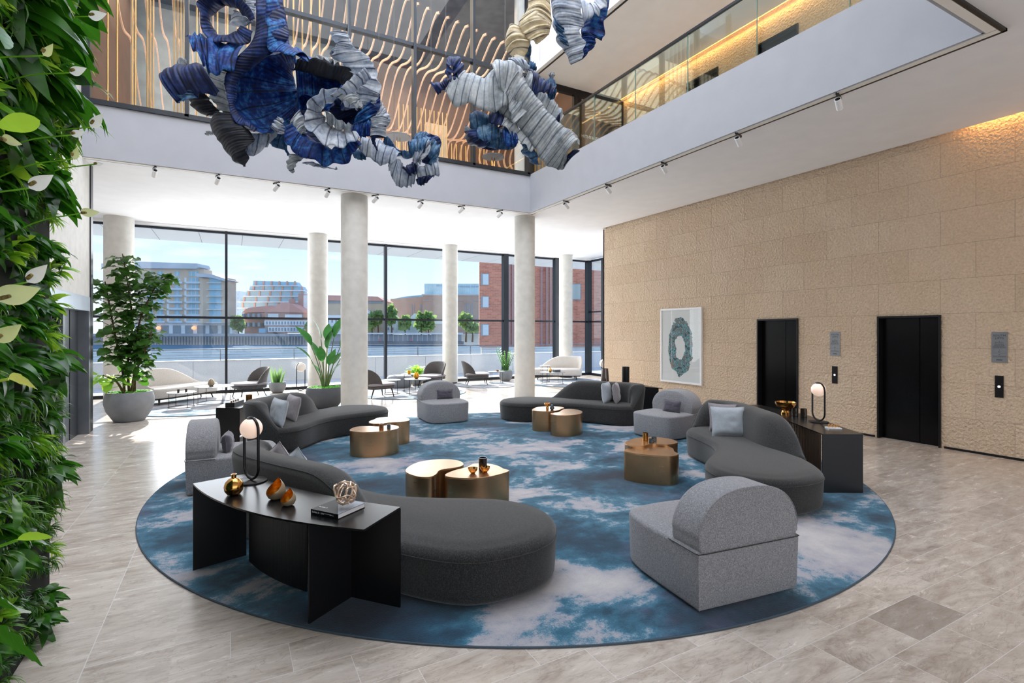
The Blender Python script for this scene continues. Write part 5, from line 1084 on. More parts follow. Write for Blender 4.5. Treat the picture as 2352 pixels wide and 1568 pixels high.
wires(S2, [deep(905, 330, 7.9), deep(990, 320, 7.9)])
# white sculpture
S3 = sculpture(1170, 250, 8.2, 'large silver white draped fabric sculpture with a navy loop hanging by the corner')
K3 = dict(org=(780, 0), sc=3.135, d0=8.2, nu=64); V = lambda A, B, c, **k: veil(S3, A, B, c, **{**K3, **k})
V([(780, 560), (760, 450), (800, 395), (865, 410), (882, 480), (870, 590)], [(805, 560), (800, 480), (810, 470), (815, 500), (815, 560), (805, 620)], 'navy', dA=-.1, dB=-.2, bulge=.08)
V([(650, 600), (710, 595), (780, 560), (850, 540)], [(710, 678), (760, 650), (800, 625), (870, 600)], 'navy', dA=-.15, dB=-.2)
V([(870, 560), (920, 505), (1000, 560), (1090, 520), (1200, 450), (1300, 505)], [(770, 660), (862, 760), (950, 740), (1040, 810), (1150, 780), (1220, 760)], 'grey', dA=.1, dB=-.25, bulge=.15, amp=.06, waves=6, nu=90)
V([(1080, 480), (1150, 440), (1250, 450), (1310, 520), (1340, 640), (1400, 780)], [(1150, 620), (1180, 640), (1210, 680), (1220, 760), (1230, 840), (1250, 900)], 'grey', dA=.0, dB=-.3, bulge=.15, waves=4)
V([(1300, 510), (1390, 680), (1480, 830), (1580, 920), (1690, 975), (1728, 1050)], [(1130, 790), (1230, 870), (1320, 950), (1410, 1080), (1470, 1180), (1560, 1200)], 'grey', dA=.1, dB=-.15, bulge=.35, amp=.04, waves=7, nu=100, nv=22)
V([(1480, 1180), (1560, 1215), (1610, 1215), (1650, 1160)], [(1560, 1100), (1620, 1110), (1660, 1100), (1725, 1085)], 'grey', dA=-.1, dB=-.1, bulge=.12)
V([(1350, 500), (1440, 600), (1540, 720), (1600, 820)], [(1310, 600), (1400, 760), (1490, 850), (1560, 930)], 'grey', dA=.4, dB=.1, bulge=.12, waves=6)
V([(1215, 440), (1250, 415), (1310, 430), (1360, 480)], [(1300, 500), (1330, 510), (1345, 510), (1365, 510)], 'pale', dA=.3, dB=.2)
V([(1350, 500), (1430, 540), (1500, 600), (1560, 640)], [(1390, 620), (1410, 680), (1480, 660), (1540, 680)], 'navy', dA=0, dB=-.2, bulge=.1)
V([(1480, 590), (1530, 555), (1555, 600), (1560, 660)], [(1500, 680), (1520, 720), (1545, 715), (1555, 690)], 'teal', dA=.1, dB=.1)
V([(1505, 540), (1530, 520), (1555, 540)], [(1515, 560), (1530, 555), (1545, 555)], 'grey')
V([(1360, 450), (1400, 440), (1430, 480)], [(1370, 500), (1400, 510), (1430, 505)], 'teal', dA=.3, dB=.3)
V([(1595, 810), (1570, 850), (1555, 900)], [(1590, 880), (1580, 900), (1560, 920)], 'navy', dA=-.05, dB=-.05)
V([(1690, 1075), (1725, 1085), (1700, 1100)], [(1650, 1110), (1640, 1160), (1620, 1190)], 'navy', dA=-.15, dB=-.15)
for k_, (A, B, c) in enumerate(([[(930, 860), (960, 810), (1040, 810), (1110, 840)], [(960, 960), (1000, 940), (1060, 930), (1110, 900)], 'teal'], [[(905, 950), (910, 1010), (950, 1060), (1040, 1070)], [(980, 930), (990, 980), (1030, 1000), (1090, 1010)], 'navy'],
        [[(1100, 830), (1120, 775), (1150, 800), (1150, 880)], [(1080, 880), (1100, 900), (1130, 910), (1160, 930)], 'navy'], [[(1060, 1060), (1150, 1085), (1240, 1090), (1290, 1040)], [(1110, 940), (1160, 960), (1220, 970), (1280, 1000)], 'teal'],
        [[(960, 960), (1010, 890), (1090, 880), (1150, 920)], [(1000, 1010), (1050, 1030), (1110, 1020), (1160, 990)], 'teal'], [[(1160, 920), (1220, 930), (1270, 960)], [(1180, 1040), (1240, 1060), (1290, 1020)], 'blue'], [[(900, 930), (905, 990), (930, 1030)], [(925, 900), (950, 960), (960, 1020)], 'pale'],
        [[(1310, 1030), (1320, 1110), (1400, 1160)], [(1350, 1030), (1400, 1080), (1440, 1190)], 'teal'], [[(1150, 820), (1230, 880), (1320, 960), (1400, 1060)], [(1140, 880), (1200, 940), (1290, 1010), (1380, 1090)], 'grey'])): V(A, B, c, dA=.1-.05*(k_ % 3), dB=-.1*(k_ % 3), bulge=.1, amp=.04, waves=4, nu=40, ph=k_)
V([(1150, 620), (1170, 700), (1180, 800), (1240, 900)], [(1330, 560), (1400, 700), (1440, 800), (1470, 900)], 'grey', dA=.3, dB=.3, bulge=.1, waves=4)
V([(960, 830), (1040, 900), (1150, 930), (1280, 960)], [(930, 1000), (1020, 1060), (1150, 1080), (1260, 1070)], 'navy', dA=.3, dB=.3, bulge=.15, waves=5)
wires(S3, [deep(1024, 130, 8.2), deep(1160, 150, 8.2), deep(1240, 140, 8.2)])
# white and blue sculpture at the top
S4 = sculpture(1320, 40, 7.2, 'white and blue fabric sculpture cut by the top edge of the view')
K4 = dict(org=(780, 0), sc=3.135, d0=7.2, nu=64); V = lambda A, B, c, **k: veil(S4, A, B, c, **{**K4, **k})
V([(1500, -100), (1520, 60), (1540, 180), (1570, 300), (1640, 400), (1720, 435)], [(1700, -100), (1740, 60), (1750, 160), (1740, 240), (1770, 330), (1750, 425)], 'pale', dA=.1, dB=-.2, bulge=.2, amp=.05, waves=6)
V([(1690, -60), (1760, 40), (1830, 60), (1900, -20)], [(1740, 180), (1800, 150), (1870, 110), (1940, 10)], 'pale', dA=.2, dB=-.1, bulge=.1)
V([(1955, -60), (1935, 60), (1905, 180), (1895, 290), (1845, 270)], [(1850, 100), (1790, 130), (1745, 180), (1745, 260), (1770, 320)], 'blue', dA=.05, dB=.2, bulge=.12, waves=5)
V([(1840, 270), (1830, 340), (1780, 380)], [(1740, 250), (1730, 330), (1745, 430)], 'blue', dA=.05, dB=0)
V([(1530, 110), (1560, 200), (1590, 300)], [(1620, 200), (1640, 260), (1660, 330)], 'teal', dA=-.1, dB=-.2, bulge=.1)
wires(S4, [deep(1300, 20, 7.2), deep(1380, 20, 7.2)])
S5 = sculpture(1210, 60, 7.7, 'cream twisting fabric sculpture hanging at the top beside the white and blue one')
K5 = dict(org=(780, 0), sc=3.135, d0=7.7, nu=64); V = lambda A, B, c, **k: veil(S5, A, B, c, **{**K5, **k})
V([(1355, -80), (1350, 60), (1310, 130), (1290, 200)], [(1510, -80), (1520, 80), (1530, 180), (1490, 280)], 'cream', dA=.1, dB=.1, bulge=.22, waves=6)
V([(1300, 150), (1310, 210), (1370, 290), (1440, 315)], [(1440, 60), (1500, 160), (1520, 240), (1470, 300)], 'cream', dA=-.1, dB=.0, bulge=.1)
V([(1220, 200), (1190, 300), (1200, 370), (1250, 410)], [(1310, 190), (1350, 250), (1380, 310), (1330, 405)], 'cream', dA=.05, dB=-.05, bulge=.2, waves=5)
V([(1340, 350), (1380, 335), (1385, 380)], [(1340, 410), (1360, 430), (1375, 420)], 'teal', dA=.1, dB=.1)
wires(S5, [deep(1190, 60, 7.7), deep(1245, 60, 7.7)])
# ================================================================ LIVING WALL
LX, LY0, LY1, LZ = -1.06, 0.6, 4.5, 6.4
struct('wall_planted', MB().box(LX-.25, LX, LY0, LY1, 0, LZ), plain('black_planting_felt', (16, 20, 12), .95), label='dark backing wall of the vertical garden')
G1 = leafmat('deep_green_leaf', (10, 38, 6), (28, 74, 14), (66, 124, 32), .2, .3); G2 = leafmat('fresh_green_leaf', (44, 98, 14), (82, 146, 28), (140, 194, 54), .35, .32)
G3 = leafmat('grassy_leaf', (20, 56, 10), (46, 96, 20), (108, 154, 48), .25, .35); G4 = leafmat('yellow_green_leaf', (96, 132, 24), (148, 184, 44), (200, 216, 90), .35, .3)
WH = leafmat('ivory_spathe', (214, 214, 178), (236, 236, 214), (246, 246, 234), .3, .4); SPA = leafmat('lime_spathe', (150, 178, 60), (196, 212, 96), (226, 228, 140), .3, .4); M['spadix'] = plain('brown_spadix', (122, 108, 58), .8, var=.4, vscale=90)
random.seed(5)
def bunch(name, n, L_, W_, prof, bend, m, cat, label, group, seed, spread=1.0, droop=0.0, stem=.35, segs=6):
    random.seed(seed); t_ = thing(name, (0, 0, 0), label, cat, 0, group); b = MB(); bs = MB()
    for k_ in range(n):
        a = random.uniform(-1.25, 1.25)*spread; e_ = random.uniform(-.7, 1.25)-droop; d = Vector((math.cos(a)*math.cos(e_)+.25, math.sin(a), math.sin(e_))).normalized(); l_ = random.uniform(L_*.65, L_)
        p = d*(l_*stem*random.uniform(.5, 1.2)); bs.tube([(0, 0, 0), tuple(p*.5), tuple(p)], .003, 4); leaf(b, orient(p, d, random.uniform(-.7, .7)), l_, W_*random.uniform(.8, 1.1), prof, random.uniform(bend*.5, bend*1.2), .22, segs, random.uniform(-.3, .3))
    b.build('foliage', m, t_, angle=3); bs.build('stems', m, t_); return t_
lp = 'glossy broad leaved plant growing in the vertical garden'; gp = 'fine grassy plant tuft growing in the vertical garden'
protos = [bunch('peace_lily', 15, .36, .066, lance, 1.3, G1, 'plant', lp, 'broad leaved plants of the vertical garden', 1), bunch('peace_lily', 13, .30, .052, lance, 1.0, G2, 'plant', lp, 'broad leaved plants of the vertical garden', 2), bunch('peace_lily', 17, .24, .032, lance, 1.5, G1, 'plant', lp, 'broad leaved plants of the vertical garden', 3),
          bunch('grass_tuft', 42, .30, .011, lance, 1.9, G3, 'plant', gp, 'grassy tufts of the vertical garden', 4, .9, .0, .1), bunch('grass_tuft', 36, .22, .010, lance, 1.5, G1, 'plant', gp, 'grassy tufts of the vertical garden', 5, .9, .1, .1), bunch('grass_tuft', 26, .26, .016, lance, 1.7, G2, 'plant', gp, 'grassy tufts of the vertical garden', 6, .9, .0, .15)]
used = [False]*6
def putp(i, loc, rot, s, zone):
    if not used[i]: o = protos[i]; used[i] = True
    else: o = dup(protos[i])
    o.location = loc; o.rotation_euler = rot; o.scale = (s, s, s)
    o['label'] = (lp if i < 3 else gp)+', '+zone; o['group'] = ('broad leaved plants' if i < 3 else 'grassy tufts')+' of the vertical garden, '+zone
random.seed(9); y = 2.9
cells = []
zz = .08
while zz < LZ:
    yy = 2.9+random.uniform(0, .1)
    while yy < LY1+.05: cells.append((yy, zz)); yy += .18
    zz += .175 if zz > 1.3 else .13
for (yy, zz) in cells:
    yy += random.uniform(-.05, .05); zc = zz+random.uniform(-.05, .05)
    if zc > 5.2 and random.random() < .4: continue
    band = noise.noise(Vector((yy*1.3, zc*.9, 3)))+.25*math.sin(zc*2.4)
    i = random.choice((3, 4, 5, 0)) if band > .22 else random.choice((0, 1, 2, 0, 2, 0, 5))
    if zc < 1.7 and random.random() < .5: i = random.choice((3, 4))
    edge = max(0, (yy-(LY1-.35))/.35); s = random.uniform(.8, 1.15)*(.42 if zc < .6 else .6 if zc < 1.0 else .66 if zc < 1.9 else .44 if zc < 2.75 else .72 if zc < 3.2 else 1.08)
    zone = 'near its foot' if zc < .9 else 'beside the dark doors' if zc < 2.2 else 'below the fascia level' if zc < 3.4 else 'level with the fascia' if zc < 4.2 else 'near its top'
    putp(i, (LX+.0, min(yy, LY1-.01), zc), (random.uniform(-.5, .5), random.uniform(-.2, .3), edge*random.uniform(.2, 1.0)+random.uniform(-.2, .2)), s, zone)
# big single leaves near the camera
def big_leaf(px, py, d, L_, W_, dr, roll, m, label, prof=lance, bend=.5):
    dn = .76/(CT*abs((px-PCX)/FPX)-ST); L_ *= dn/d; W_ *= dn/d; d = dn
    p = deep(px, py, d); t_ = thing('large_leaf_plant', (LX, p.y-.05, p.z-.12), label, 'plant'); o = t_.location; b = MB(); b.tube([(0, 0, 0), tuple((p-o)*.6+Vector((0, 0, .02))), tuple(p-o)], .006, 6); b.build('stem', m, t_)
    b = MB(); leaf(b, orient(p-o, dr, roll), L_, W_, prof, bend, .12, 14, 0, .05); b.build('leaf_blade', m, t_, angle=3)
right = Vector((CT, -ST, 0)); up = Vector((0, 0, 1)); toc = Vector((-ST, -CT, 0))
big_leaf(-6, 292, 3.0, .33, .055, right*1+up*.14+toc*.1, -.9, G2, 'large bright green oval leaf at the left edge of the vertical garden', oval, .35)
big_leaf(-40, 1450, 2.75, .42, .17, right*1+up*-.28+toc*.1, -1.0, G1, 'giant glossy leaf at the bottom left corner of the vertical garden', oval, .2)
big_leaf(5, 1395, 2.8, .24, .085, right*.8+up*.3+toc*.2, -.9, G1, 'curled green leaf just above the giant leaf at the bottom left', oval, .6)
big_leaf(40, 1240, 3.1, .27, .045, right*1+up*.28+toc*.1, -.9, G2, 'broad green leaf low on the vertical garden, pointing right', oval, .3)
big_leaf(20, 870, 2.95, .30, .055, right*1+up*.0+toc*.2, -.9, G4, 'pale striped leaf halfway down the vertical garden', lance, .5)
big_leaf(-10, 480, 2.9, .30, .05, right*1+up*-.35+toc*.2, -.9, G1, 'long dark leaf below the bright oval leaf', lance, .6)
big_leaf(0, 60, 3.0, .20, .05, right*.4+up*-.5+toc*.2, -.5, G1, 'oval green leaf at the top left corner', oval, .3)
big_leaf(20, 1010, 3.0, .28, .045, right*1+up*.2+toc*.2, -.6, G1, 'broad green leaf beside the dark doors', oval, .5)
big_leaf(30, 1140, 3.0, .20, .06, right*.5+up*-.8+toc*.2, -.8, G1, 'dark drooping leaf low in the vertical garden', oval, .4)
def spathe(px, py, d, L_, dr, m, label, roll=-1.0):
    dn = .70/(CT*abs((px-PCX)/FPX)-ST); L_ *= dn/d*1.1; d = dn; p = deep(px, py, d); t_ = thing('peace_lily_flower', (LX+.03, min(p.y-.02, LY1-.02), p.z-.18), label, 'flower'); o = t_.location; dr = Vector(dr).normalized()
    b = MB(); b.tube(smoothline([(0, 0, 0), tuple((p-o)*.5+Vector((0, 0, .03))), tuple(p-o)], 8), .0035, 6); b.build('stem', G2, t_)
    b = MB(); leaf(b, orient(p-o, dr, roll), L_, L_*.27, lambda t_2: max(.02, math.sin(PI*t_2**.62)**.85*(1-.25*t_2)), -.25, .45, 12, 0, 0); b.build('spathe', m, t_, angle=3)
    q = p-o+dr*(L_*.16)+toc*.014; b = MB(); e_ = q+dr*(L_*.30); b.tube([q, q+(e_-q)*.1, q+(e_-q)*.5, q+(e_-q)*.9, e_], [.003, .007, .0075, .0065, .002], 8); b.build('spadix', M['spadix'], t_)
u_ = lambda a: right*math.cos(math.radians(a))+up*math.sin(math.radians(a))+toc*.1
for args in ((203, 38, 4.0, .13, u_(5), WH, 'white lily flower highest on the vertical garden, at its right edge'), (160, 167, 3.9, .12, u_(12), WH, 'white lily flower against the grey wall near the top'), (100, 128, 3.7, .10, u_(50), SPA, 'yellow green lily flower near the top of the garden'),
             (208, 292, 3.95, .13, u_(45), WH, 'ivory lily flower pointing up beside the fascia'), (163, 310, 3.9, .10, u_(10), WH, 'small ivory lily flower left of the fascia'), (168, 365, 3.8, .09, u_(70), SPA, 'lime lily flower with an upright tip beside the fascia'),
             (66, 432, 3.5, .17, u_(25), WH, 'ivory lily flower in front of the grassy leaves'), (218, 377, 4.0, .06, u_(0), WH, 'tiny ivory lily bud at the end of a thin stem'), (62, 648, 3.2, .15, u_(38), WH, 'large ivory lily flower beside the white wall'),
             (-8, 690, 2.9, .23, u_(12), SPA, 'largest yellow green lily flower at the left edge'), (-12, 785, 2.9, .16, u_(30), SPA, 'yellow green lily flower low at the left edge'), (2, 318, 3.1, .12, u_(-20), SPA, 'half hidden pale lily flower under the bright oval leaf'), (185, 490, 3.9, .13, u_(0), SPA, 'lime green lily leaf flower above the column')): spathe(*args)
# ================================================================ THE RIVER AND THE FAR BANK
DB = 242.0
t = NT('pale_river_water'); v = t.obj((1, 4, 1), (0, 0, TH)); t.col(t.ramp(t.noise(v, .12, 5), [(.3, (104, 120, 132)), (.7, (130, 144, 154))])); t.set(.7, 0, 0.0); t.bump(t.noise(v, .8, 4), .4, .3)
c0 = deep(1176, 761, 150)
b = MB(); Mx = Matrix.Translation((c0.x, c0.y, 0)) @ Matrix.Rotation(-TH, 4, 'Z'); b.box(-420, 420, -122, 84, -4.6, -4.1, Mx); o = b.build('river', t.m, None, False); tag(o, 'pale river between the terrace and the far bank', 'river')
def bgo(name, px, d, label, cat='building', base=-4.0):
    p = deep(px, 761, d); t_ = thing(name, (p.x, p.y, base), label, cat, -TH); return t_
class BG:
    def __init__(s, t_, px0, d, base=-4.0): s.t = t_; s.px0 = px0; s.d = d; s.k = d/FPX; s.b = base
    def X(s, px): return (px-s.px0)*s.k
    def Z(s, py): return EYE-(py-761)*s.k-s.b
    def box(s, name, x0, x1, y0, y1, m, dep0=0, dep1=12): return MB().box(s.X(x0), s.X(x1), dep0, dep1, s.Z(y1), s.Z(y0)).build(name, m, s.t, False)
    def prism(s, name, pts, m, dep0, dep1):
        P = [(s.X(x), s.Z(y)) for x, y in pts]; n = len(P); return recalc(MB().add([(x, dep0, z) for x, z in P]+[(x, dep1, z) for x, z in P], [tuple(range(n)), tuple(range(2*n-1, n-1, -1))]+[(i, (i+1) % n, n+(i+1) % n, n+i) for i in range(n)]).build(name, m, s.t, False))
    def windows(s, xs, ys, w, h, m, fm=None, name='window', z=-.06):
        first = None; a = s.k
        for x in xs:
            for y in ys:
                if first is None:
                    first = MB().box(-w*a/2, w*a/2, z, .05, -h*a/2, h*a/2).build(name, m, s.t, False)
                    if fm: MB().box(-w*a*.04, w*a*.04, z-.05, z, -h*a/2, h*a/2).build('mullion', fm, first, False)
                    first.location = (s.X(x), 0, s.Z(y))
                else: dup(first, (s.X(x), 0, s.Z(y)), parent=s.t)
    def bands(s, name, x0, x1, ys, th, m, dep0=-1.2, dep1=0.0):
        for y in ys: MB().box(s.X(x0), s.X(x1), dep0, dep1, s.Z(y), s.Z(y)+th*s.k).build(name, m, s.t, False)
hazed = lambda n_, c, r=.8: plain(n_, tuple(int(x+(252-x)*.38) for x in c), r, var=.04, vscale=.2)  # haze painted into the colours: each one is shifted towards white
m_br = hazed('tan_brick', (196, 160, 122)); m_wh = hazed('render_white', (226, 226, 226)); m_gl = hazed('far_window_glass', (104, 164, 192), .3); m_gd = hazed('dark_window_glass', (84, 96, 108), .3); m_roof = hazed('lead_roof', (176, 178, 186)); m_red = hazed('orange_tiles', (206, 110, 84)); m_rb = hazed('red_brown_brick', (160, 96, 76)); m_balg = hazed('balcony_glass', (178, 200, 214), .3); m_dk = hazed('dark_timber_piles', (74, 70, 72)); m_teal = hazed('pale_teal_glass', (150, 198, 204), .3); m_mus = hazed('brown_museum_brick', (132, 92, 66)); m_cp = hazed('copper_panel', (190, 118, 86))
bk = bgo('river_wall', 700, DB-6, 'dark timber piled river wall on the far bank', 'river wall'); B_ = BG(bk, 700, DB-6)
B_.box('wall_face', 100, 745, 772, 793, m_dk, 0, 2); B_.box('quay_edge', 100, 745, 766, 772, hazed('grey_quay', (132, 134, 136)), -.2, 8)
for i in range(60): MB().box(B_.X(330+6.8*i), B_.X(332.4+6.8*i), -.5, 0, B_.Z(793), B_.Z(773)).build('pile', hazed('pile_timber', (104, 98, 96)) if i == 0 else bpy.data.materials['pile_timber'], bk, False)
q = bgo('far_embankment', 900, DB+2, 'grey embankment ground behind the far river wall', 'embankment'); Q = BG(q, 900, DB+2); Q.box('ground_slab', 60, 1500, 768, 795, hazed('grey_ground', (150, 152, 154)), 0, 90)
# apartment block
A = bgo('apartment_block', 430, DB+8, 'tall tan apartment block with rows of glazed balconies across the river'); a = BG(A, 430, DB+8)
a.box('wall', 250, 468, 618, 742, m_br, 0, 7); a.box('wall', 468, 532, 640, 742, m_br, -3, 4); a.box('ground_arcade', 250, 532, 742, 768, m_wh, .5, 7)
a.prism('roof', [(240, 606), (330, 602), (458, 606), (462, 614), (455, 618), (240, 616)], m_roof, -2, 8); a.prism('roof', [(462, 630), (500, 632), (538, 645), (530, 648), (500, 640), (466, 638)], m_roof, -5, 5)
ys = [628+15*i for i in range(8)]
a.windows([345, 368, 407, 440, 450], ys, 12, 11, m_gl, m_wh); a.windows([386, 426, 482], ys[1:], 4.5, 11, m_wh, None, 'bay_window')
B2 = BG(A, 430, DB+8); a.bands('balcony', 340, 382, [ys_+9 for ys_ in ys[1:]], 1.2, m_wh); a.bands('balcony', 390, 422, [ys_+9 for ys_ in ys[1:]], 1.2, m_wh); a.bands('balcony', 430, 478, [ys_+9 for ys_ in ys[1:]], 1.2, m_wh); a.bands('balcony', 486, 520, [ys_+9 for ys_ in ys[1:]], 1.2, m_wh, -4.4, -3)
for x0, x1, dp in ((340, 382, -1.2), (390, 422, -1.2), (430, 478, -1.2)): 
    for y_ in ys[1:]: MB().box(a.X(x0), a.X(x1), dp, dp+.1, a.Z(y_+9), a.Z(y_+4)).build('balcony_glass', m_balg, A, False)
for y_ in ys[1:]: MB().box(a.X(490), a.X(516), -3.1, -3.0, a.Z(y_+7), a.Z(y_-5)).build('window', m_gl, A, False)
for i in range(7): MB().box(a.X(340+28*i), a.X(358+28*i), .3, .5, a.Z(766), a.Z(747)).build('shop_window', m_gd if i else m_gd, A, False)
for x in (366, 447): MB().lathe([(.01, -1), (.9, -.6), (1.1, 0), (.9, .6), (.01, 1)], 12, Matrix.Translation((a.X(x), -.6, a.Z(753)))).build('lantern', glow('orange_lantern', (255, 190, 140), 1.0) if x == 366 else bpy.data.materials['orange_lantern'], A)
Tw = bgo('distant_tower', 545, DB+160, 'pale hazy tower block far behind the apartments'); tw = BG(Tw, 545, DB+160); tw.box('wall', 538, 550, 668, 768, hazed('haze_white', (206, 216, 228)), 0, 20); tw.windows([541, 546.5], [676+9*i for i in range(8)], 2, 5, m_roof)
# terraced glass block
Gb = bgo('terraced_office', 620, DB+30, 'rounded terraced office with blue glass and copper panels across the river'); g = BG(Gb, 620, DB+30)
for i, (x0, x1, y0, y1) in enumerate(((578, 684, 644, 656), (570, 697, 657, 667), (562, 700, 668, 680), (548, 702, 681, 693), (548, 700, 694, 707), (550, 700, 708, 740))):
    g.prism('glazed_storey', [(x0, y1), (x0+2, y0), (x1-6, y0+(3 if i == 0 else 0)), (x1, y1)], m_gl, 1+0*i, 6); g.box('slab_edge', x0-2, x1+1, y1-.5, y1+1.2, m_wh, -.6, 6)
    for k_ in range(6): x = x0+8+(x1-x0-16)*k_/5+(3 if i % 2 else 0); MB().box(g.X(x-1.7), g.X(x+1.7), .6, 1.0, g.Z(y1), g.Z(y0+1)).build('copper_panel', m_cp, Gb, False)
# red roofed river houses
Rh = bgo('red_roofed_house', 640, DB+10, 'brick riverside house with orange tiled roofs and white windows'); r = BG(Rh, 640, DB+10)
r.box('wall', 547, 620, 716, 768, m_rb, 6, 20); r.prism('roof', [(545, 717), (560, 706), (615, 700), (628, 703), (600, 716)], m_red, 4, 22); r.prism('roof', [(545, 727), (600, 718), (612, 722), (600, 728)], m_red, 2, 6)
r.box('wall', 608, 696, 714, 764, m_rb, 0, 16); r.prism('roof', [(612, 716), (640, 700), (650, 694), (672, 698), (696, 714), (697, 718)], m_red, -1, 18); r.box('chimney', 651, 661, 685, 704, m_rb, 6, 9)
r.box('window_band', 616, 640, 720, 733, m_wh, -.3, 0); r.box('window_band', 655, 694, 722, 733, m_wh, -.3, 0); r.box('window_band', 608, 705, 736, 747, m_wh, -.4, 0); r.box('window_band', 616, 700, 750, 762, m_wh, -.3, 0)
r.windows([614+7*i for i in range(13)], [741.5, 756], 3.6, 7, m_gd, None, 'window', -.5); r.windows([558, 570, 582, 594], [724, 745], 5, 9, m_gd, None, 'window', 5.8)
r.box('blue_kiosk', 599, 613, 754, 764, hazed('blue_panel', (90, 160, 196)), -2, 0)
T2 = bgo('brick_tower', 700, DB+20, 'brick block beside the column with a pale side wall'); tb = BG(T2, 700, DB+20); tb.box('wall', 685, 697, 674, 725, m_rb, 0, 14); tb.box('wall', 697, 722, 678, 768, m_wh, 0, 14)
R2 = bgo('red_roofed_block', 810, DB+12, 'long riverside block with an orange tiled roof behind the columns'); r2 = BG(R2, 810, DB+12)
r2.box('wall', 745, 880, 690, 768, hazed('ochre_brick', (184, 138, 92)), 0, 18); r2.prism('roof', [(742, 690), (752, 678), (868, 681), (884, 691)], m_red, -1, 20); r2.bands('window_band', 745, 879, [697], 6, m_gd, -.2, 0); r2.windows([850, 860, 870, 876], [716, 728], 4, 7, m_gd)
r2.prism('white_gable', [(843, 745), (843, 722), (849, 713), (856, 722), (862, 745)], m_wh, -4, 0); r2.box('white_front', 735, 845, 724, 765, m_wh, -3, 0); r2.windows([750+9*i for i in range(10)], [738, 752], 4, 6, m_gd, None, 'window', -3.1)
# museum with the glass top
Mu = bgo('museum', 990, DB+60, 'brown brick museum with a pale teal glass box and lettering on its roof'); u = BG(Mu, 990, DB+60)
u.prism('wall', [(895, 768), (897, 686), (912, 686), (930, 684), (975, 681), (977, 768)], m_mus, 0, 40); u.box('wall', 975, 1112, 679, 768, m_mus, -6, 40); u.box('cornice', 973, 1112, 677, 680, hazed('grey_cornice', (150, 150, 150)), -6.6, 40)
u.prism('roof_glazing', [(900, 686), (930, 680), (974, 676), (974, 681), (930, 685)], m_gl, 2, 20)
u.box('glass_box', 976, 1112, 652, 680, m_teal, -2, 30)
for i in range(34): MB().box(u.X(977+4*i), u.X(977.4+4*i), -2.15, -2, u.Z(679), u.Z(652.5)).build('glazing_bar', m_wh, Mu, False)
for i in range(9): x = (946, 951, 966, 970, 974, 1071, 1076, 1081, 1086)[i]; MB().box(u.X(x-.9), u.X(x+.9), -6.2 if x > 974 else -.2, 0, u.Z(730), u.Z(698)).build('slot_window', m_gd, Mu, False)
for x0, x1 in ((976, 996), (1053, 1066), (1090, 1110)): MB().box(u.X(x0), u.X(x1), -6.4, -6, u.Z(691.5), u.Z(690)).build('brick_band', hazed('grey_band', (128, 124, 120)) if x0 == 976 else bpy.data.materials['grey_band'], Mu, False)
m_let = hazed('blue_lettering', (70, 120, 168))
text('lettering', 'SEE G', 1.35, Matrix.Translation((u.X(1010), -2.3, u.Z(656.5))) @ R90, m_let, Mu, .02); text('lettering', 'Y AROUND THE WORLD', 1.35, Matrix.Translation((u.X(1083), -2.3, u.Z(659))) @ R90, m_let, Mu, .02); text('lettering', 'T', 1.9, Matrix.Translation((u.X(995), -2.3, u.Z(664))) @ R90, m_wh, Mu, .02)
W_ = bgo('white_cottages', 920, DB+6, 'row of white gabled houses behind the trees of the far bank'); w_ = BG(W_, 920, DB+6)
w_.prism('gable_house', [(887, 766), (887, 727), (897, 718), (908, 727), (908, 766)], m_wh, 0, 8); w_.prism('gable_house', [(908, 766), (908, 731), (940, 729), (950, 719), (962, 720), (962, 766)], m_wh, 2, 9); w_.box('pier_house', 990, 1018, 744, 768, hazed('pinkish_render', (196, 180, 184)), 0, 8); w_.box('terrace_roof', 985, 1022, 736, 744, m_wh, -2, 8)
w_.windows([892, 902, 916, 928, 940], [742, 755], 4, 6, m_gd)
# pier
Pr = bgo('river_pier', 920, DB-12, 'floating river pier with a long white canopy'); p = BG(Pr, 920, DB-12); p.box('canopy', 720, 1062, 764, 767, m_wh, -3, 3); p.box('deck', 720, 1064, 783, 790, m_dk, -3, 3); p.box('glazed_side', 720, 1060, 768, 783, hazed('pier_glass', (132, 140, 152), .3), 0, .3)
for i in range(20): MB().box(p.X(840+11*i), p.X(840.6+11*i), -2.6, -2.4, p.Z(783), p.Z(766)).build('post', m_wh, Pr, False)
for x in (874, 945, 1040): MB().box(p.X(x), p.X(x+5), -3.2, -3, p.Z(783), p.Z(778)).build('red_panel', hazed('red_panel', (186, 74, 66)) if x == 874 else bpy.data.materials['red_panel'], Pr, False)
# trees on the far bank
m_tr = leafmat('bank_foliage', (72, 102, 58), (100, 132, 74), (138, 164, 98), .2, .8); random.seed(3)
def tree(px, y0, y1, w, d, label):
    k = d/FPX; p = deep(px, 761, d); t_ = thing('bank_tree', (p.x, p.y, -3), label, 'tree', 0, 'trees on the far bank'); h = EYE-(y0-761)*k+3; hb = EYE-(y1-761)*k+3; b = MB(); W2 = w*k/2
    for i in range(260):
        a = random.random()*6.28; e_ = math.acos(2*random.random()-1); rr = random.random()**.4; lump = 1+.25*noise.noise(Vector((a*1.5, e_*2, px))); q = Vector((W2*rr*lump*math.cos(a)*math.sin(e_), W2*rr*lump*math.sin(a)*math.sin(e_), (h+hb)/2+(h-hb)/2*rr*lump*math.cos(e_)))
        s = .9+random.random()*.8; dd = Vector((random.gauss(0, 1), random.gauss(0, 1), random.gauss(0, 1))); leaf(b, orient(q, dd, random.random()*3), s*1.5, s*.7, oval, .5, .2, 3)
    b.build('crown', m_tr, t_, angle=3); MB().tube([(0, 0, 0), (.2, 0, hb*.6), (0, .2, hb+1)], [.5, .35, .2], 8).build('trunk', M['bark'], t_)
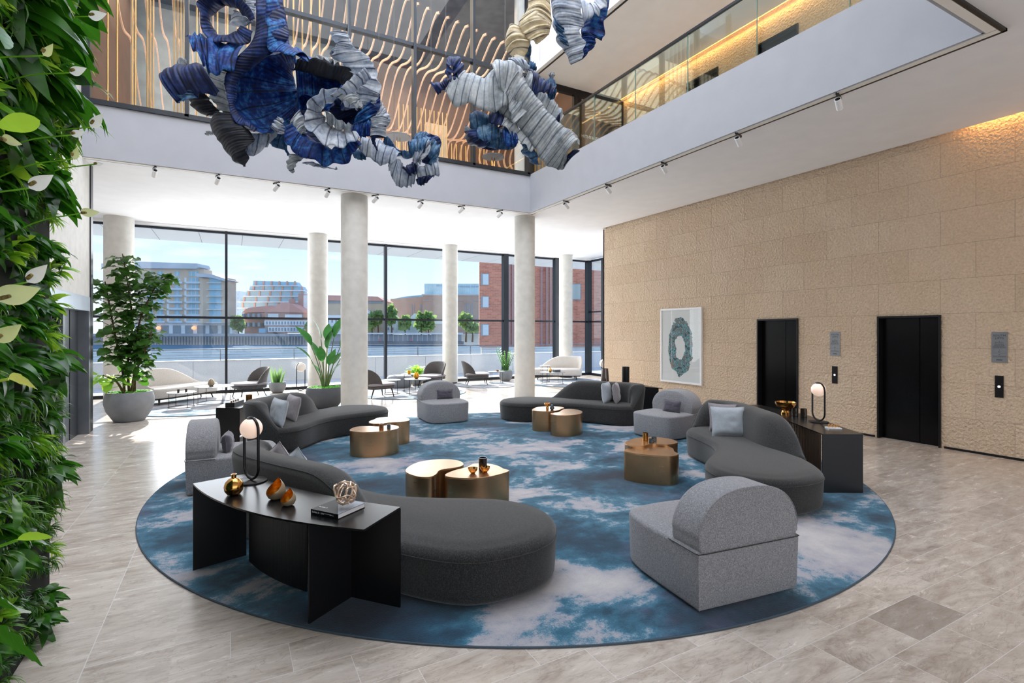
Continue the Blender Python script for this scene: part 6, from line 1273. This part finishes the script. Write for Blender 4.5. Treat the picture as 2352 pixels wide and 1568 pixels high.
for (px, y0, y1, w, lb) in ((547, 728, 758, 26, 'bushy tree at the end of the apartment block'), (854, 722, 755, 24, 'dark tree beside the left mullion of the middle window'), (868, 716, 740, 20, 'small tree behind the middle mullion'), (899, 704, 745, 20, 'pale tree rising behind the white gable'), (930, 728, 755, 22, 'tree left of the two clipped round trees'), (967, 717, 757, 22, 'tall clipped round tree on the far bank, left one'), (984, 719, 757, 20, 'tall clipped round tree on the far bank, right one'), (1070, 722, 748, 30, 'yellowish tree in front of the museum'), (1085, 746, 760, 34, 'dark clipped hedge tree beside the brick building'), (718, 740, 760, 26, 'tree at the foot of the brick block')): tree(px, y0, y1, w, DB-1, lb)
# near red brick building on the right
t = NT('red_brick_facade'); bq = bricks(t.obj(rot=(PI/2, 0, 0)), .5, .16, .012, 0.0, 1.0); c = t.mix(bq.outputs['Color'], (186, 108, 86), (222, 136, 108)); c = t.mix(bq.outputs['Fac'], c, (206, 164, 146)); t.col(t.mix(t.ramp(t.noise(t.obj(), .6, 4), [(.4, 0.0), (.7, .4)]), c, (232, 162, 130))); t.set(.85); M['brick'] = t.m
p = deep(1101, 761, 52); Nb = thing('red_brick_building', (p.x, p.y, -3), 'near red brick building with projecting windows beyond the terrace on the right', 'building', -.43)
zt = 13.5
def nz(py): return EYE-(py-761)*52/FPX+3
MB().box(0, 22, 0, 10, nz(796), zt).build('wall', M['brick'], Nb, False)
for x0 in (2.9, 3.25, 6.15, 6.7, 7.1): MB().box(x0, x0+.22, -.25, 0, nz(796), zt).build('pilaster', hazed('dark_pilaster', (128, 62, 56)) if x0 == 2.9 else bpy.data.materials['dark_pilaster'], Nb, False)
for py in (641, 693, 757):
    f = MB().box(.15, .95, -.06, .1, nz(py+14), nz(py-13)).build('window', m_gd, Nb, False); MB().box(.35, .92, -.09, -.06, nz(py+12.5), nz(py-11.5)).build('pane', hazed('pale_pane', (190, 208, 218), .3), f, False)
f = MB().box(9.3, 10.3, -.06, .1, nz(688), nz(650)).build('window', m_gd, Nb, False); MB().box(9.38, 10.22, -.09, -.06, nz(686), nz(652)).build('pane', hazed('green_grey_pane', (140, 150, 142), .3), f, False)
for x0 in (0.2, 4, 9.5, 15): MB().box(x0, x0+1.6, .3, 8, -.6, nz(796)).build('stone_pier', m_wh, Nb, False)
MB().box(-.5, 22, -.3, 10, -1.0, -.6).build('base_slab', hazed('base_stone', (170, 166, 164)), Nb, False)
